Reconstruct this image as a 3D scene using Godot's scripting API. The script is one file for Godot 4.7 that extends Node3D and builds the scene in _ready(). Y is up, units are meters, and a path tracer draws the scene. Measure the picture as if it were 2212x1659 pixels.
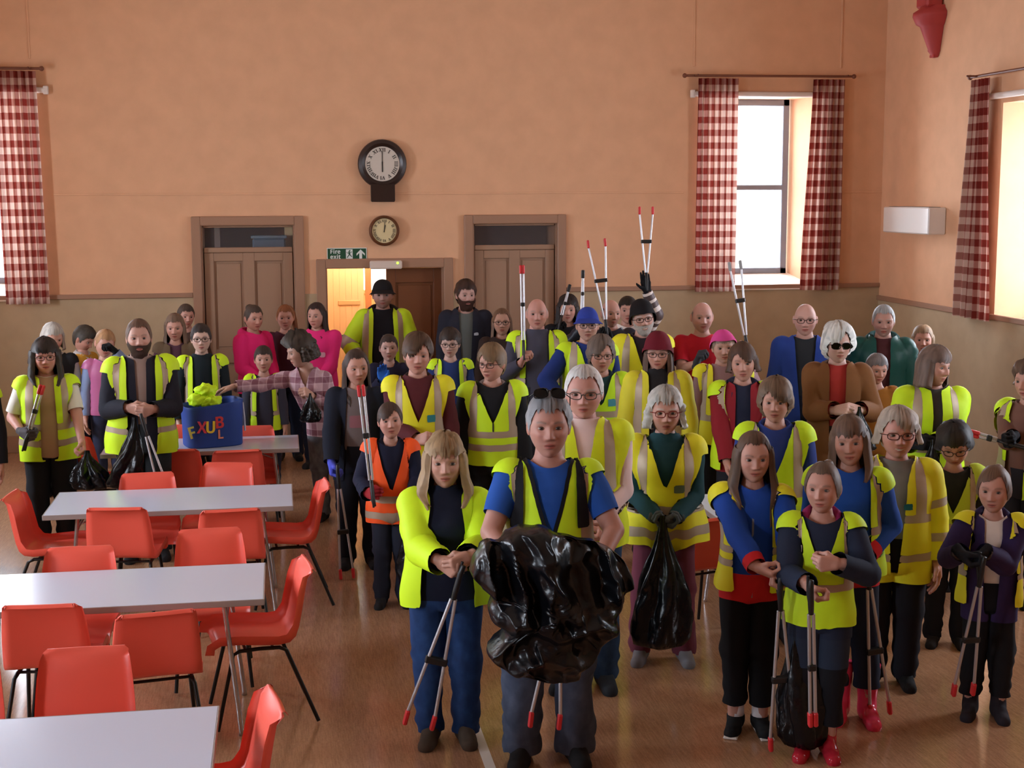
extends Node3D
# A village hall: litter-pick volunteers in high-visibility vests gather between the tea tables. Units are metres; the far wall is at z = -15.2, the camera stands on the stage.

var exposure := 1.7
var win_energy := 3.6
var left_share := 1.7

var mats := {}
var names := {}
var rng := RandomNumberGenerator.new()
var fold := FastNoiseLite.new()
var rough_noise := FastNoiseLite.new()

# ---------------------------------------------------------------- small helpers
func c8(r: float, g: float, b: float) -> Color:
	return Color(r / 255.0, g / 255.0, b / 255.0)

func mat(key: String, col: Color, rough := 0.6, metal := 0.0, spec := 0.5) -> StandardMaterial3D:
	if mats.has(key):
		return mats[key]
	var m := StandardMaterial3D.new()
	m.resource_name = key
	m.albedo_color = col
	m.roughness = rough
	m.metallic = metal
	m.metallic_specular = spec
	mats[key] = m
	return m

func numbered(called: String) -> String:
	var n: int = names.get(called, 0)
	names[called] = n + 1
	return called if n == 0 else "%s_%03d" % [called, n]

func tag(o: Node3D, label: String, category: String, group := "") -> Node3D:
	o.set_meta("label", label)
	o.set_meta("category", category)
	if group != "":
		o.set_meta("group", group)
	return o

func thing(called: String, label: String, category: String, at := Vector3.ZERO, turn := 0.0, group := "") -> Node3D:
	var o := Node3D.new()
	o.name = numbered(called)
	add_child(o)
	o.position = at
	o.rotation.y = turn
	tag(o, label, category, group)
	return o

func struct(o: Node3D) -> Node3D:
	o.set_meta("kind", "structure")
	return o

func part(called: String, mesh: Mesh, m: Material, parent: Node3D = self) -> MeshInstance3D:
	var o := MeshInstance3D.new()
	o.name = numbered(called) if parent == self else called
	o.mesh = mesh
	o.material_override = m
	parent.add_child(o, true)
	return o

# ---------------------------------------------------------------- mesh builder
class MB:
	var v := PackedVector3Array()
	var n := PackedVector3Array()
	var c := PackedColorArray()
	var uv := PackedVector2Array()
	var ix := PackedInt32Array()
	var tint := Color.WHITE
	var colored := false
	var mapped := false

	func put(p: Vector3, nn: Vector3, t := Vector2.ZERO) -> int:
		v.append(p)
		n.append(nn)
		c.append(tint)
		uv.append(t)
		return v.size() - 1

	func tri(a: int, b: int, d: int) -> void:
		# wound so that the front is where the normals point (clockwise)
		var f := (v[b] - v[a]).cross(v[d] - v[a])
		if f.dot(n[a] + n[b] + n[d]) > 0.0:
			ix.append_array(PackedInt32Array([a, d, b]))
		else:
			ix.append_array(PackedInt32Array([a, b, d]))

	func quad(p0: Vector3, p1: Vector3, p2: Vector3, p3: Vector3, nn: Vector3) -> void:
		var a := put(p0, nn, Vector2(0, 0))
		var b := put(p1, nn, Vector2(1, 0))
		var d := put(p2, nn, Vector2(1, 1))
		var e := put(p3, nn, Vector2(0, 1))
		tri(a, b, d)
		tri(a, d, e)

	# chamfered box: centre, size, chamfer, orientation
	func box(at: Vector3, size: Vector3, ch := 0.004, turn := Basis.IDENTITY) -> MB:
		var h := size * 0.5
		ch = minf(ch, minf(h.x, minf(h.y, h.z)) * 0.9)
		var ax := [Vector3.RIGHT, Vector3.UP, Vector3.BACK]
		for a in 3:
			for s in [-1.0, 1.0]:
				var u := (a + 1) % 3
				var w := (a + 2) % 3
				var nn: Vector3 = ax[a] * s
				var corner := []
				for q in [[-1, -1], [1, -1], [1, 1], [-1, 1]]:
					corner.append(at + turn * (nn * h[a] + ax[u] * q[0] * (h[u] - ch) + ax[w] * q[1] * (h[w] - ch)))
				quad(corner[0], corner[1], corner[2], corner[3], turn * nn)
		if ch <= 0.0:
			return self
		for a in 3:
			var u := (a + 1) % 3
			var w := (a + 2) % 3
			for s in [-1.0, 1.0]:
				for t in [-1.0, 1.0]:
					var e: Vector3 = ax[a] * (h[a] - ch)
					var p: Vector3 = ax[u] * s * h[u] + ax[w] * t * (h[w] - ch)
					var q: Vector3 = ax[u] * s * (h[u] - ch) + ax[w] * t * h[w]
					quad(at + turn * (p - e), at + turn * (p + e), at + turn * (q + e), at + turn * (q - e), turn * (ax[u] * s + ax[w] * t).normalized())
		for s in [-1.0, 1.0]:
			for t in [-1.0, 1.0]:
				for r in [-1.0, 1.0]:
					var nn := turn * Vector3(s, t, r).normalized()
					var a := put(at + turn * Vector3(s * h.x, t * (h.y - ch), r * (h.z - ch)), nn)
					var b := put(at + turn * Vector3(s * (h.x - ch), t * h.y, r * (h.z - ch)), nn)
					var d := put(at + turn * Vector3(s * (h.x - ch), t * (h.y - ch), r * h.z), nn)
					tri(a, b, d)
		return self

	# grid of points, rows x cols; ends may be joined round; normals follow the grid and point away from `inside` (or keep the sign of `flip`)
	func grid(pts: PackedVector3Array, rows: int, cols: int, wrap := false, inside = null, flip := false, su := 1.0, sv := 1.0) -> MB:
		var first := v.size()
		var nn := PackedVector3Array()
		nn.resize(rows * cols)
		for r in rows:
			for k in cols:
				var l := k - 1
				var g := k + 1
				if wrap:
					l = (k - 1 + cols) % cols
					g = (k + 1) % cols
				else:
					l = maxi(l, 0)
					g = mini(g, cols - 1)
				var du := pts[r * cols + g] - pts[r * cols + l]
				var dv := pts[mini(r + 1, rows - 1) * cols + k] - pts[maxi(r - 1, 0) * cols + k]
				var m := du.cross(dv)
				if m.length_squared() < 1e-16:
					m = Vector3.ZERO
					var r2 := 1 if r == 0 else rows - 2
					for kk in cols:
						m += (pts[r2 * cols + (kk + 1) % cols] - pts[r2 * cols + kk]).cross((pts[r2 * cols + kk] - pts[r * cols + k]) * (1.0 if r == 0 else -1.0))
				nn[r * cols + k] = m.normalized()
		var sgn := -1.0 if flip else 1.0
		if inside != null:
			var sum := 0.0
			for i in nn.size():
				sum += nn[i].dot((pts[i] - inside).normalized())
			sgn = 1.0 if sum > 0.0 else -1.0
		for i in nn.size():
			put(pts[i], nn[i] * sgn, Vector2(float(i % cols) / maxf(1.0, cols if wrap else cols - 1) * su, float(i / cols) / (rows - 1) * sv))
		for r in rows - 1:
			for k in (cols if wrap else cols - 1):
				var a := first + r * cols + k
				var b := first + r * cols + (k + 1) % cols
				var d := first + (r + 1) * cols + (k + 1) % cols
				var e := first + (r + 1) * cols + k
				tri(a, b, d)
				tri(a, d, e)
		return self

	# tube along points with a radius per point (or one radius), closed ends
	func tube(path: Array, rad, sides := 10) -> MB:
		var pts := PackedVector3Array()
		var count := path.size()
		var up := Vector3.UP
		var d0: Vector3 = (path[1] - path[0]).normalized()
		if absf(d0.dot(up)) > 0.9:
			up = Vector3.RIGHT
		for i in count:
			var d: Vector3 = (path[mini(i + 1, count - 1)] - path[maxi(i - 1, 0)]).normalized()
			var x := up.cross(d).normalized()
			var y := d.cross(x)
			up = y
			var r: float = rad[i] if rad is Array else rad
			if i == 0:
				for k in sides:
					pts.append(path[i])
			for k in sides:
				var a := TAU * k / sides
				pts.append(path[i] + (x * cos(a) + y * sin(a)) * r)
			if i == count - 1:
				for k in sides:
					pts.append(path[i])
		var start := v.size()
		grid(pts, count + 2, sides, true, null)
		# orient by the first ring
		var mid: Vector3 = path[0]
		if n[start + sides].dot(v[start + sides] - mid) < 0.0:
			for i in range(start, v.size()):
				n[i] = -n[i]
		for k in sides:
			n[start + k] = -d0
			n[v.size() - 1 - k] = (path[count - 1] - path[count - 2]).normalized()
		return self

	# turned shape about the y axis: profile of (radius, y)
	func lathe(profile: Array, sides := 24, at := Vector3.ZERO, turn := Basis.IDENTITY) -> MB:
		for i in profile.size() - 1:
			var p: Vector2 = profile[i]
			var q: Vector2 = profile[i + 1]
			var d := (q - p)
			if d.length() < 1e-6:
				continue
			var m := Vector2(d.y, -d.x).normalized()
			var s := v.size()
			for k in sides + 1:
				var a := TAU * k / sides
				var e := Vector3(cos(a), 0, sin(a))
				var nn := turn * (e * m.x + Vector3.UP * m.y)
				put(at + turn * (e * p.x + Vector3.UP * p.y), nn)
				put(at + turn * (e * q.x + Vector3.UP * q.y), nn)
			for k in sides:
				tri(s + 2 * k, s + 2 * k + 1, s + 2 * k + 3)
				tri(s + 2 * k, s + 2 * k + 3, s + 2 * k + 2)
		return self

	# outline in the xy plane, given thickness along z
	func slab(outline: PackedVector2Array, thick: float, at := Vector3.ZERO, turn := Basis.IDENTITY) -> MB:
		var ids := Geometry2D.triangulate_polygon(outline)
		for s in [-1.0, 1.0]:
			var st := v.size()
			for p in outline:
				put(at + turn * Vector3(p.x, p.y, s * thick * 0.5), turn * Vector3(0, 0, s))
			for i in range(0, ids.size(), 3):
				tri(st + ids[i], st + ids[i + 1], st + ids[i + 2])
		var clock := 1.0 if Geometry2D.is_polygon_clockwise(outline) else -1.0
		for i in outline.size():
			var p := outline[i]
			var q := outline[(i + 1) % outline.size()]
			var e := (q - p).normalized()
			var m := Vector3(e.y, -e.x, 0) * -clock
			quad(at + turn * Vector3(p.x, p.y, -thick / 2), at + turn * Vector3(q.x, q.y, -thick / 2), at + turn * Vector3(q.x, q.y, thick / 2), at + turn * Vector3(p.x, p.y, thick / 2), turn * m)
		return self

	func ball(at: Vector3, r: Vector3, turn := Basis.IDENTITY, rows := 8, cols := 12) -> MB:
		var pts := PackedVector3Array()
		for i in rows + 1:
			var f := PI * i / rows
			for k in cols:
				var a := TAU * k / cols
				pts.append(at + turn * (Vector3(sin(f) * cos(a), cos(f), sin(f) * sin(a)) * r))
		return grid(pts, rows + 1, cols, true, at)

	func mesh() -> ArrayMesh:
		var a := []
		a.resize(Mesh.ARRAY_MAX)
		a[Mesh.ARRAY_VERTEX] = v
		a[Mesh.ARRAY_NORMAL] = n
		if colored:
			a[Mesh.ARRAY_COLOR] = c
		if mapped:
			a[Mesh.ARRAY_TEX_UV] = uv
		a[Mesh.ARRAY_INDEX] = ix
		var m := ArrayMesh.new()
		if v.size() > 0 and ix.size() > 0:
			m.add_surface_from_arrays(Mesh.PRIMITIVE_TRIANGLES, a)
		return m

# ---------------------------------------------------------------- distance field and surface nets
class Fld:
	var o := Vector3.ZERO
	var cell := 0.02
	var nx := 0
	var ny := 0
	var nz := 0
	var f := PackedFloat32Array()
	var v := PackedVector3Array()
	var n := PackedVector3Array()
	var ix := PackedInt32Array()

	func setup(lo: Vector3, hi: Vector3, c: float) -> void:
		cell = c
		o = lo
		nx = int((hi.x - lo.x) / c) + 2
		ny = int((hi.y - lo.y) / c) + 2
		nz = int((hi.z - lo.z) / c) + 2
		f.resize(nx * ny * nz)
		f.fill(9.0)

	func capsule(a: Vector3, b: Vector3, ra: float, rb: float, k: float) -> void:
		var rm := maxf(ra, rb) + k + cell * 1.6
		var i0 := maxi(0, int((minf(a.x, b.x) - rm - o.x) / cell))
		var i1 := mini(nx - 1, int((maxf(a.x, b.x) + rm - o.x) / cell) + 1)
		var j0 := maxi(0, int((minf(a.y, b.y) - rm - o.y) / cell))
		var j1 := mini(ny - 1, int((maxf(a.y, b.y) + rm - o.y) / cell) + 1)
		var k0 := maxi(0, int((minf(a.z, b.z) - rm - o.z) / cell))
		var k1 := mini(nz - 1, int((maxf(a.z, b.z) + rm - o.z) / cell) + 1)
		var ba := b - a
		var inv := 1.0 / maxf(ba.length_squared(), 1e-9)
		var dr := rb - ra
		for kk in range(k0, k1 + 1):
			for jj in range(j0, j1 + 1):
				var id := i0 + nx * (jj + ny * kk)
				var pa := Vector3(o.x + i0 * cell, o.y + jj * cell, o.z + kk * cell) - a
				for ii in range(i0, i1 + 1):
					var t := clampf(pa.dot(ba) * inv, 0.0, 1.0)
					var d := (pa - ba * t).length() - ra - dr * t
					var w := f[id]
					var h := k - absf(w - d)
					if h > 0.0:
						f[id] = minf(w, d) - h * h * 0.25 / k
					elif d < w:
						f[id] = d
					pa.x += cell
					id += 1

	func nets() -> void:
		var map := PackedInt32Array()
		map.resize(f.size())
		map.fill(-1)
		var sx := 1
		var sy := nx
		var sz := nx * ny
		var off := PackedInt32Array([0, sx, sy, sx + sy, sz, sx + sz, sy + sz, sx + sy + sz])
		var ea := PackedInt32Array([0, 2, 4, 6, 0, 1, 4, 5, 0, 1, 2, 3])
		var eb := PackedInt32Array([1, 3, 5, 7, 2, 3, 6, 7, 4, 5, 6, 7])
		var cv := PackedFloat32Array()
		cv.resize(8)
		for k in nz - 1:
			for j in ny - 1:
				var id := nx * (j + ny * k)
				for i in nx - 1:
					var v0 := f[id]
					var s0 := v0 < 0.0
					if (f[id + 1] < 0.0) == s0 and (f[id + sy] < 0.0) == s0 and (f[id + sz] < 0.0) == s0 and (f[id + 1 + sy] < 0.0) == s0 and (f[id + 1 + sz] < 0.0) == s0 and (f[id + sy + sz] < 0.0) == s0 and (f[id + 1 + sy + sz] < 0.0) == s0:
						id += 1
						continue
					for q in 8:
						cv[q] = f[id + off[q]]
					var sum := Vector3.ZERO
					var m := 0
					for e in 12:
						var qa := ea[e]
						var qb := eb[e]
						var va := cv[qa]
						var vb := cv[qb]
						if (va < 0.0) != (vb < 0.0):
							var t := va / (va - vb)
							var p := Vector3(qa & 1, (qa >> 1) & 1, qa >> 2)
							if e < 4:
								p.x = t
							elif e < 8:
								p.y = t
							else:
								p.z = t
							sum += p
							m += 1
					map[id] = v.size()
					v.append(o + (Vector3(i, j, k) + sum / m) * cell)
					n.append(Vector3.ZERO)
					if j > 0 and k > 0 and (cv[1] < 0.0) != s0:
						face(map[id], map[id - sy], map[id - sy - sz], map[id - sz], s0)
					if i > 0 and k > 0 and (cv[2] < 0.0) != s0:
						face(map[id], map[id - sz], map[id - sx - sz], map[id - sx], s0)
					if i > 0 and j > 0 and (cv[4] < 0.0) != s0:
						face(map[id], map[id - sx], map[id - sx - sy], map[id - sy], s0)
					id += 1
		for i in n.size():
			n[i] = n[i].normalized()

	func face(a: int, b: int, c: int, d: int, inside: bool) -> void:
		if a < 0 or b < 0 or c < 0 or d < 0:
			return
		var m := (v[c] - v[a]).cross(v[d] - v[b])
		if inside:
			ix.append_array(PackedInt32Array([a, c, b, a, d, c]))
		else:
			m = -m
			ix.append_array(PackedInt32Array([a, b, c, a, c, d]))
		n[a] += m
		n[b] += m
		n[c] += m
		n[d] += m

# cut a surface to where g >= 0 and lift it by `lift` along its normals
static func shell(out: MB, v: PackedVector3Array, n: PackedVector3Array, ix: PackedInt32Array, g: PackedFloat32Array, lift: PackedFloat32Array) -> void:
	var map := PackedInt32Array()
	map.resize(v.size())
	map.fill(-1)
	for t in range(0, ix.size(), 3):
		var a := ix[t]
		var b := ix[t + 1]
		var c := ix[t + 2]
		var ga := g[a]
		var gb := g[b]
		var gc := g[c]
		if ga < 0.0 and gb < 0.0 and gc < 0.0:
			continue
		for q in [a, b, c]:
			if map[q] < 0 and g[q] >= 0.0:
				map[q] = out.put(v[q] + n[q] * lift[q], n[q])
		if ga >= 0.0 and gb >= 0.0 and gc >= 0.0:
			out.ix.append(map[a])
			out.ix.append(map[b])
			out.ix.append(map[c])
			continue
		var poly := PackedInt32Array()
		var ring := [a, b, c]
		for q in 3:
			var p: int = ring[q]
			var r: int = ring[(q + 1) % 3]
			if g[p] >= 0.0:
				poly.append(map[p])
			if (g[p] >= 0.0) != (g[r] >= 0.0):
				var w := g[p] / (g[p] - g[r])
				poly.append(out.put((v[p] + n[p] * lift[p]).lerp(v[r] + n[r] * lift[r], w), n[p].lerp(n[r], w).normalized()))
		for q in range(1, poly.size() - 1):
			out.ix.append(poly[0])
			out.ix.append(poly[q])
			out.ix.append(poly[q + 1])

# ---------------------------------------------------------------- heads, hands, shoes: shared shapes
class Tmpl:
	var v := PackedVector3Array()
	var n := PackedVector3Array()
	var ix := PackedInt32Array()

var head_t := Tmpl.new()
var hands_t := {}
var shoes_t := {}

static func bump(x: float, s: float) -> float:
	return exp(-(x * x) / (s * s))

static func face_shape(d: Vector3) -> Vector3:
	var p := Vector3(0.076 * signf(d.x) * pow(absf(d.x), 0.93), 0.118 * d.y, 0.097 * d.z)
	var low := maxf(0.0, -d.y)
	p.x *= 1.0 - 0.24 * low * low - 0.03 * low
	if d.z > 0.0:
		p.z = 0.094 * pow(d.z, 0.78) * (1.0 - 0.06 * low)
		var x := absf(p.x)
		var y := p.y
		var w := smoothstep(0.15, 0.5, d.z)
		var nose := 0.0
		if y > -0.024:
			nose = pow(clampf((0.03 - y) / 0.054, 0.0, 1.0), 1.25) * 0.022
		else:
			nose = 0.022 * smoothstep(-0.040, -0.026, y)
		var z := nose * bump(x, 0.0105 + 0.004 * smoothstep(0.0, -0.024, y))
		z += 0.007 * bump(x - 0.0135, 0.007) * bump(y + 0.027, 0.008)
		z -= 0.012 * bump(x - 0.031, 0.016) * bump(y - 0.010, 0.011)
		z += 0.005 * bump(y - 0.031, 0.008) * bump(x - 0.024, 0.028)
		z += 0.0055 * bump(x, 0.021) * bump(y + 0.0535, 0.0048)
		z += 0.0065 * bump(x, 0.018) * bump(y + 0.0655, 0.0058)
		z -= 0.003 * bump(x, 0.026) * bump(y + 0.0595, 0.0028)
		z += 0.011 * bump(x, 0.022) * bump(y + 0.097, 0.017)
		z += 0.006 * bump(x - 0.044, 0.018) * bump(y + 0.018, 0.018)
		p.z += z * w
	elif d.y < 0.0:
		p.z *= 1.0 - 0.42 * low
	return p

func make_head() -> void:
	var rows := []
	for i in 8:
		rows.append(-90.0 + 40.0 * i / 8.0)
	for i in 36:
		rows.append(-50.0 + 82.0 * i / 36.0)
	for i in 9:
		rows.append(32.0 + 58.0 * i / 8.0)
	var cols := 52
	var b := MB.new()
	var pts := PackedVector3Array()
	for e in rows:
		var el := deg_to_rad(e)
		for k in cols:
			var u := -1.0 + 2.0 * k / cols
			var th := PI * signf(u) * pow(absf(u), 1.45)
			pts.append(face_shape(Vector3(cos(el) * sin(th), sin(el), cos(el) * cos(th))))
	b.grid(pts, rows.size(), cols, true, Vector3.ZERO)
	head_t.v = b.v
	head_t.n = b.n
	head_t.ix = b.ix

func from_field(f: Fld) -> Tmpl:
	f.nets()
	var t := Tmpl.new()
	t.v = f.v
	t.n = f.n
	t.ix = f.ix
	return t

# a left hand: wrist at the origin, fingers along -y, palm towards +z, thumb on +x
func make_hand(curl: Array, thumb: Array) -> Tmpl:
	var f := Fld.new()
	f.setup(Vector3(-0.07, -0.21, -0.035), Vector3(0.085, 0.045, 0.11), 0.0042)
	f.capsule(Vector3(0, 0.03, 0), Vector3(0, -0.01, 0), 0.026, 0.024, 0.01)
	var kx := [0.031, 0.0105, -0.0105, -0.0295]
	var ky := [-0.086, -0.09, -0.086, -0.077]
	var ln := [[0.042, 0.026, 0.021], [0.046, 0.03, 0.022], [0.042, 0.028, 0.021], [0.034, 0.021, 0.019]]
	for q in 4:
		var root := Vector3(kx[q], ky[q], 0.0)
		f.capsule(Vector3(kx[q] * 0.55, -0.012, 0), root, 0.019, 0.0135, 0.012)
		var p := root
		var a := 0.0
		for j in 3:
			a += curl[j] * (1.0 + 0.06 * (q - 1))
			var e: Vector3 = p + Vector3(kx[q] * 0.10 * (1.0 - absf(sin(a))), -cos(a), sin(a)).normalized() * ln[q][j]
			f.capsule(p, e, 0.0102 - 0.0008 * j, 0.0094 - 0.0008 * j, 0.003)
			p = e
	f.capsule(Vector3(0.014, -0.02, 0.006), thumb[0], 0.019, 0.0135, 0.01)
	f.capsule(thumb[0], thumb[1], 0.0125, 0.011, 0.004)
	f.capsule(thumb[1], thumb[2], 0.011, 0.009, 0.004)
	return from_field(f)

func make_shoe(shaft: float, wide: float, bulk: float) -> Tmpl:
	var f := Fld.new()
	f.setup(Vector3(-0.075, -0.06, -0.12), Vector3(0.075, shaft + 0.08, 0.2), 0.009)
	f.capsule(Vector3(0, 0.03, -0.045), Vector3(0, 0.022, 0.13), 0.041 * bulk, 0.036 * bulk, 0.02)
	f.capsule(Vector3(0.004, 0.02, 0.06), Vector3(-0.004, 0.018, 0.12), 0.042 * bulk, 0.036 * bulk, 0.02)
	f.capsule(Vector3(0, 0.06, 0.03), Vector3(0, 0.075, -0.03), 0.036 * bulk, 0.04 * bulk, 0.03)
	f.capsule(Vector3(0, 0.05, -0.04), Vector3(0, shaft, -0.035), 0.044 * bulk, wide, 0.03)
	var t := from_field(f)
	for i in t.v.size():
		if t.v[i].y < 0.0:
			t.v[i] = Vector3(t.v[i].x, 0.0, t.v[i].z)
			t.n[i] = Vector3(t.n[i].x, 0.15, t.n[i].z).normalized()
		if t.v[i].y > shaft:
			t.v[i] = Vector3(t.v[i].x, shaft, t.v[i].z)
	return t

func make_templates() -> void:
	make_head()
	hands_t["open"] = make_hand([0.30, 0.35, 0.25], [Vector3(0.042, -0.052, 0.016), Vector3(0.05, -0.08, 0.026), Vector3(0.05, -0.104, 0.034)])
	hands_t["grip"] = make_hand([1.05, 1.35, 0.75], [Vector3(0.042, -0.048, 0.026), Vector3(0.03, -0.07, 0.046), Vector3(0.008, -0.082, 0.052)])
	hands_t["spread"] = make_hand([0.06, 0.1, 0.08], [Vector3(0.048, -0.045, 0.012), Vector3(0.066, -0.066, 0.018), Vector3(0.08, -0.084, 0.02)])
	shoes_t["shoe"] = make_shoe(0.075, 0.045, 1.0)
	shoes_t["boot"] = make_shoe(0.15, 0.052, 1.1)
	shoes_t["welly"] = make_shoe(0.31, 0.068, 1.05)

# ---------------------------------------------------------------- people
# The body is one surface drawn round a posed skeleton; clothing is cut from that surface and lifted off it.
const TORSO := [[0.78, 0.135, 0.09, 0.10], [0.86, 0.162, 0.10, 0.118], [0.93, 0.170, 0.106, 0.122], [1.04, 0.160, 0.108, 0.104], [1.16, 0.160, 0.112, 0.104], [1.28, 0.170, 0.118, 0.112], [1.34, 0.172, 0.110, 0.110], [1.395, 0.150, 0.086, 0.096], [1.43, 0.098, 0.066, 0.078], [1.47, 0.060, 0.052, 0.062], [1.52, 0.048, 0.046, 0.052]]

func ik(a: Vector3, w: Vector3, l1: float, l2: float, hint: Vector3) -> Array:
	var d := w - a
	var len := d.length()
	var most := (l1 + l2) * 0.995
	if len > most:
		d = d * (most / len)
		len = most
		w = a + d
	var dir := d / len
	var x := (l1 * l1 - l2 * l2 + len * len) / (2.0 * len)
	var hgt := sqrt(maxf(0.0, l1 * l1 - x * x))
	var side := (hint - dir * hint.dot(dir)).normalized()
	return [a + dir * x + side * hgt, w]

func build_body(S: Dictionary) -> Dictionary:
	var out := {}
	var h: float = S.h
	var hs: float = S.get("hs", 1.06)
	var hc: float = h - 0.121 * hs - S.get("hat", 0.010)
	var s: float = (hc - 0.118 * hs - 0.022) / 1.445
	var bw: float = S.get("b", 1.0)
	var lr := pow(bw, 0.7)
	var belly: float = S.get("belly", 0.0)
	var bust: float = S.get("bust", 0.0)
	var lean: Vector3 = S.get("lean", Vector3.ZERO)
	var cell: float = S.get("cell", 0.02)
	# skeleton, in units of a 1.7 m adult
	var sw: float = S.get("sw", 0.168) * (0.55 + 0.45 * bw)
	for w in ["R", "L"]:
		if S.has(w + "w"):
			S[w] = Basis(Vector3.UP, -deg_to_rad(S.yaw)) * (S[w + "w"] - S.pos) / s
	var kind_arm := []
	for side in [-1.0, 1.0]:
		var sh := Vector3(side * sw, 1.378, -0.005) + lean
		var want: Vector3 = S["R"] if side < 0 else S["L"]
		var hint: Vector3 = S.get("hintR" if side < 0 else "hintL", Vector3(side * 0.5, -0.8, -0.5))
		var e := ik(sh, want, 0.285, 0.255, hint)
		kind_arm.append([sh, e[0], e[1]])
	var hip: Vector3 = S.get("hip", Vector3.ZERO)
	var stance: float = S.get("stance", 0.1)
	var head_at := Vector3(lean.x, hc / s, lean.z + 0.012)
	var head_off: Vector3 = S.get("head_off", Vector3.ZERO)
	head_at += head_off
	# distance field
	var f := Fld.new()
	var lo := Vector3(-0.26 * bw - 0.05, 0.05, -0.24 * bw)
	var hi := Vector3(0.26 * bw + 0.05, maxf(1.56, head_at.y), 0.26 * bw + belly)
	for a in kind_arm:
		for p in a:
			lo = lo.min(p - Vector3.ONE * 0.1)
			hi = hi.max(p + Vector3.ONE * 0.1)
	lo = lo.min(head_at - Vector3.ONE * 0.09)
	hi = hi.max(Vector3(head_at.x, 0, head_at.z) + Vector3(0.09, 0, 0.09))
	lo.y = 0.05
	f.setup(lo, hi, cell / s)
	var cl := f.cell
	# torso: oval sections, row by row
	var ta := PackedFloat32Array()
	var tf := PackedFloat32Array()
	var tb := PackedFloat32Array()
	var tx := PackedFloat32Array()
	var tz := PackedFloat32Array()
	for j in f.ny:
		var y := lo.y + j * cl
		var q := 0
		while q < TORSO.size() - 2 and TORSO[q + 1][0] < y:
			q += 1
		var w := clampf((y - TORSO[q][0]) / (TORSO[q + 1][0] - TORSO[q][0]), 0.0, 1.0)
		w = w * w * (3.0 - 2.0 * w) * 0.4 + w * 0.6
		var wide := lerpf(1.0, bw, smoothstep(1.5, 1.42, y))
		ta.append(lerpf(TORSO[q][1], TORSO[q + 1][1], w) * wide)
		tf.append(lerpf(TORSO[q][2], TORSO[q + 1][2], w) * wide + belly * bump(y - 1.05, 0.15) + bust * bump(y - 1.265, 0.075))
		tb.append(lerpf(TORSO[q][3], TORSO[q + 1][3], w) * wide)
		var lw := smoothstep(0.85, 1.42, y)
		tx.append(lean.x * lw + hip.x * (1.0 - lw))
		tz.append(lean.z * lw + hip.z * (1.0 - lw))
	var j0 := maxi(0, int((0.72 - lo.y) / cl))
	var j1 := mini(f.ny - 1, int((1.56 - lo.y) / cl))
	for kk in f.nz:
		var z0 := lo.z + kk * cl
		for jj in range(j0, j1 + 1):
			var a := ta[jj]
			var y := lo.y + jj * cl
			var z := z0 - tz[jj]
			var bb := tf[jj] if z > 0.0 else tb[jj]
			if absf(z) > bb + 0.07:
				continue
			var cap := maxf(0.80 - y, y - 1.50)
			var za := z / bb
			var zb := za / bb
			var i0 := maxi(0, int((tx[jj] - a - 0.07 - lo.x) / cl))
			var i1 := mini(f.nx - 1, int((tx[jj] + a + 0.07 - lo.x) / cl) + 1)
			var id := i0 + f.nx * (jj + f.ny * kk)
			for ii in range(i0, i1 + 1):
				var x := (lo.x + ii * cl - tx[jj]) / a
				var k0 := sqrt(x * x + za * za)
				var d := -0.08
				if k0 > 0.25:
					var k1 := sqrt(x * x / (a * a) + zb * zb)
					d = k0 * (k0 - 1.0) / k1
				f.f[id] = maxf(d, cap)
				id += 1
	var legs := []
	for side in [-1.0, 1.0]:
		var foot: Vector3 = S.get("footR" if side < 0 else "footL", Vector3(side * stance, 0.0, 0.0))
		var hp := Vector3(side * 0.086 * bw, 0.88, -0.005) + hip
		var an := foot + Vector3(0, 0.07, -0.03)
		var kn := (hp * 0.5 + an * 0.5) + Vector3(side * 0.004, 0.02, 0.018)
		f.capsule(hp, kn, 0.088 * lr, 0.064 * lr, 0.02)
		f.capsule(kn, an, 0.062 * lr, 0.045 * lr, 0.02)
		legs.append([hp, kn, an])
	for a in kind_arm:
		f.capsule(a[0], a[1], 0.056 * lr, 0.045 * lr, 0.035)
		f.capsule(a[1], a[2], 0.044 * lr, 0.031, 0.008)
	f.capsule(Vector3(lean.x, 1.42, lean.z - 0.012), head_at + Vector3(0, -0.03, -0.02), 0.055 * lr, 0.05 * lr, 0.03)
	f.nets()
	var nv := f.v.size()
	# for every point of the skin: how far it is from trunk and arms, and where along the arm
	var q_arm := PackedFloat32Array()
	var s_arm := PackedFloat32Array()
	q_arm.resize(nv)
	s_arm.resize(nv)
	var which := PackedInt32Array()
	which.resize(nv)
	var inner := PackedVector2Array()
	inner.resize(nv)
	for i in nv:
		var p := f.v[i]
		var jj := clampi(int((p.y - lo.y) / cl + 0.5), 0, f.ny - 1)
		var x := p.x - tx[jj]
		var z := p.z - tz[jj]
		inner[i] = Vector2(x, z)
		var bb := tf[jj] if z > 0.0 else tb[jj]
		var k0 := sqrt(x * x / (ta[jj] * ta[jj]) + z * z / (bb * bb))
		var k1 := sqrt(x * x / pow(ta[jj], 4.0) + z * z / pow(bb, 4.0))
		var d_body := k0 * (k0 - 1.0) / maxf(k1, 0.001) if p.y > 0.80 else 0.3
		d_body = maxf(d_body, p.y - 1.50)
		if p.y < 0.95:
			for g in legs:
				for e in 2:
					d_body = minf(d_body, seg(p, g[e], g[e + 1], 0.075 * lr).x)
		var best := 9.0
		var along := 0.0
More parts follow.
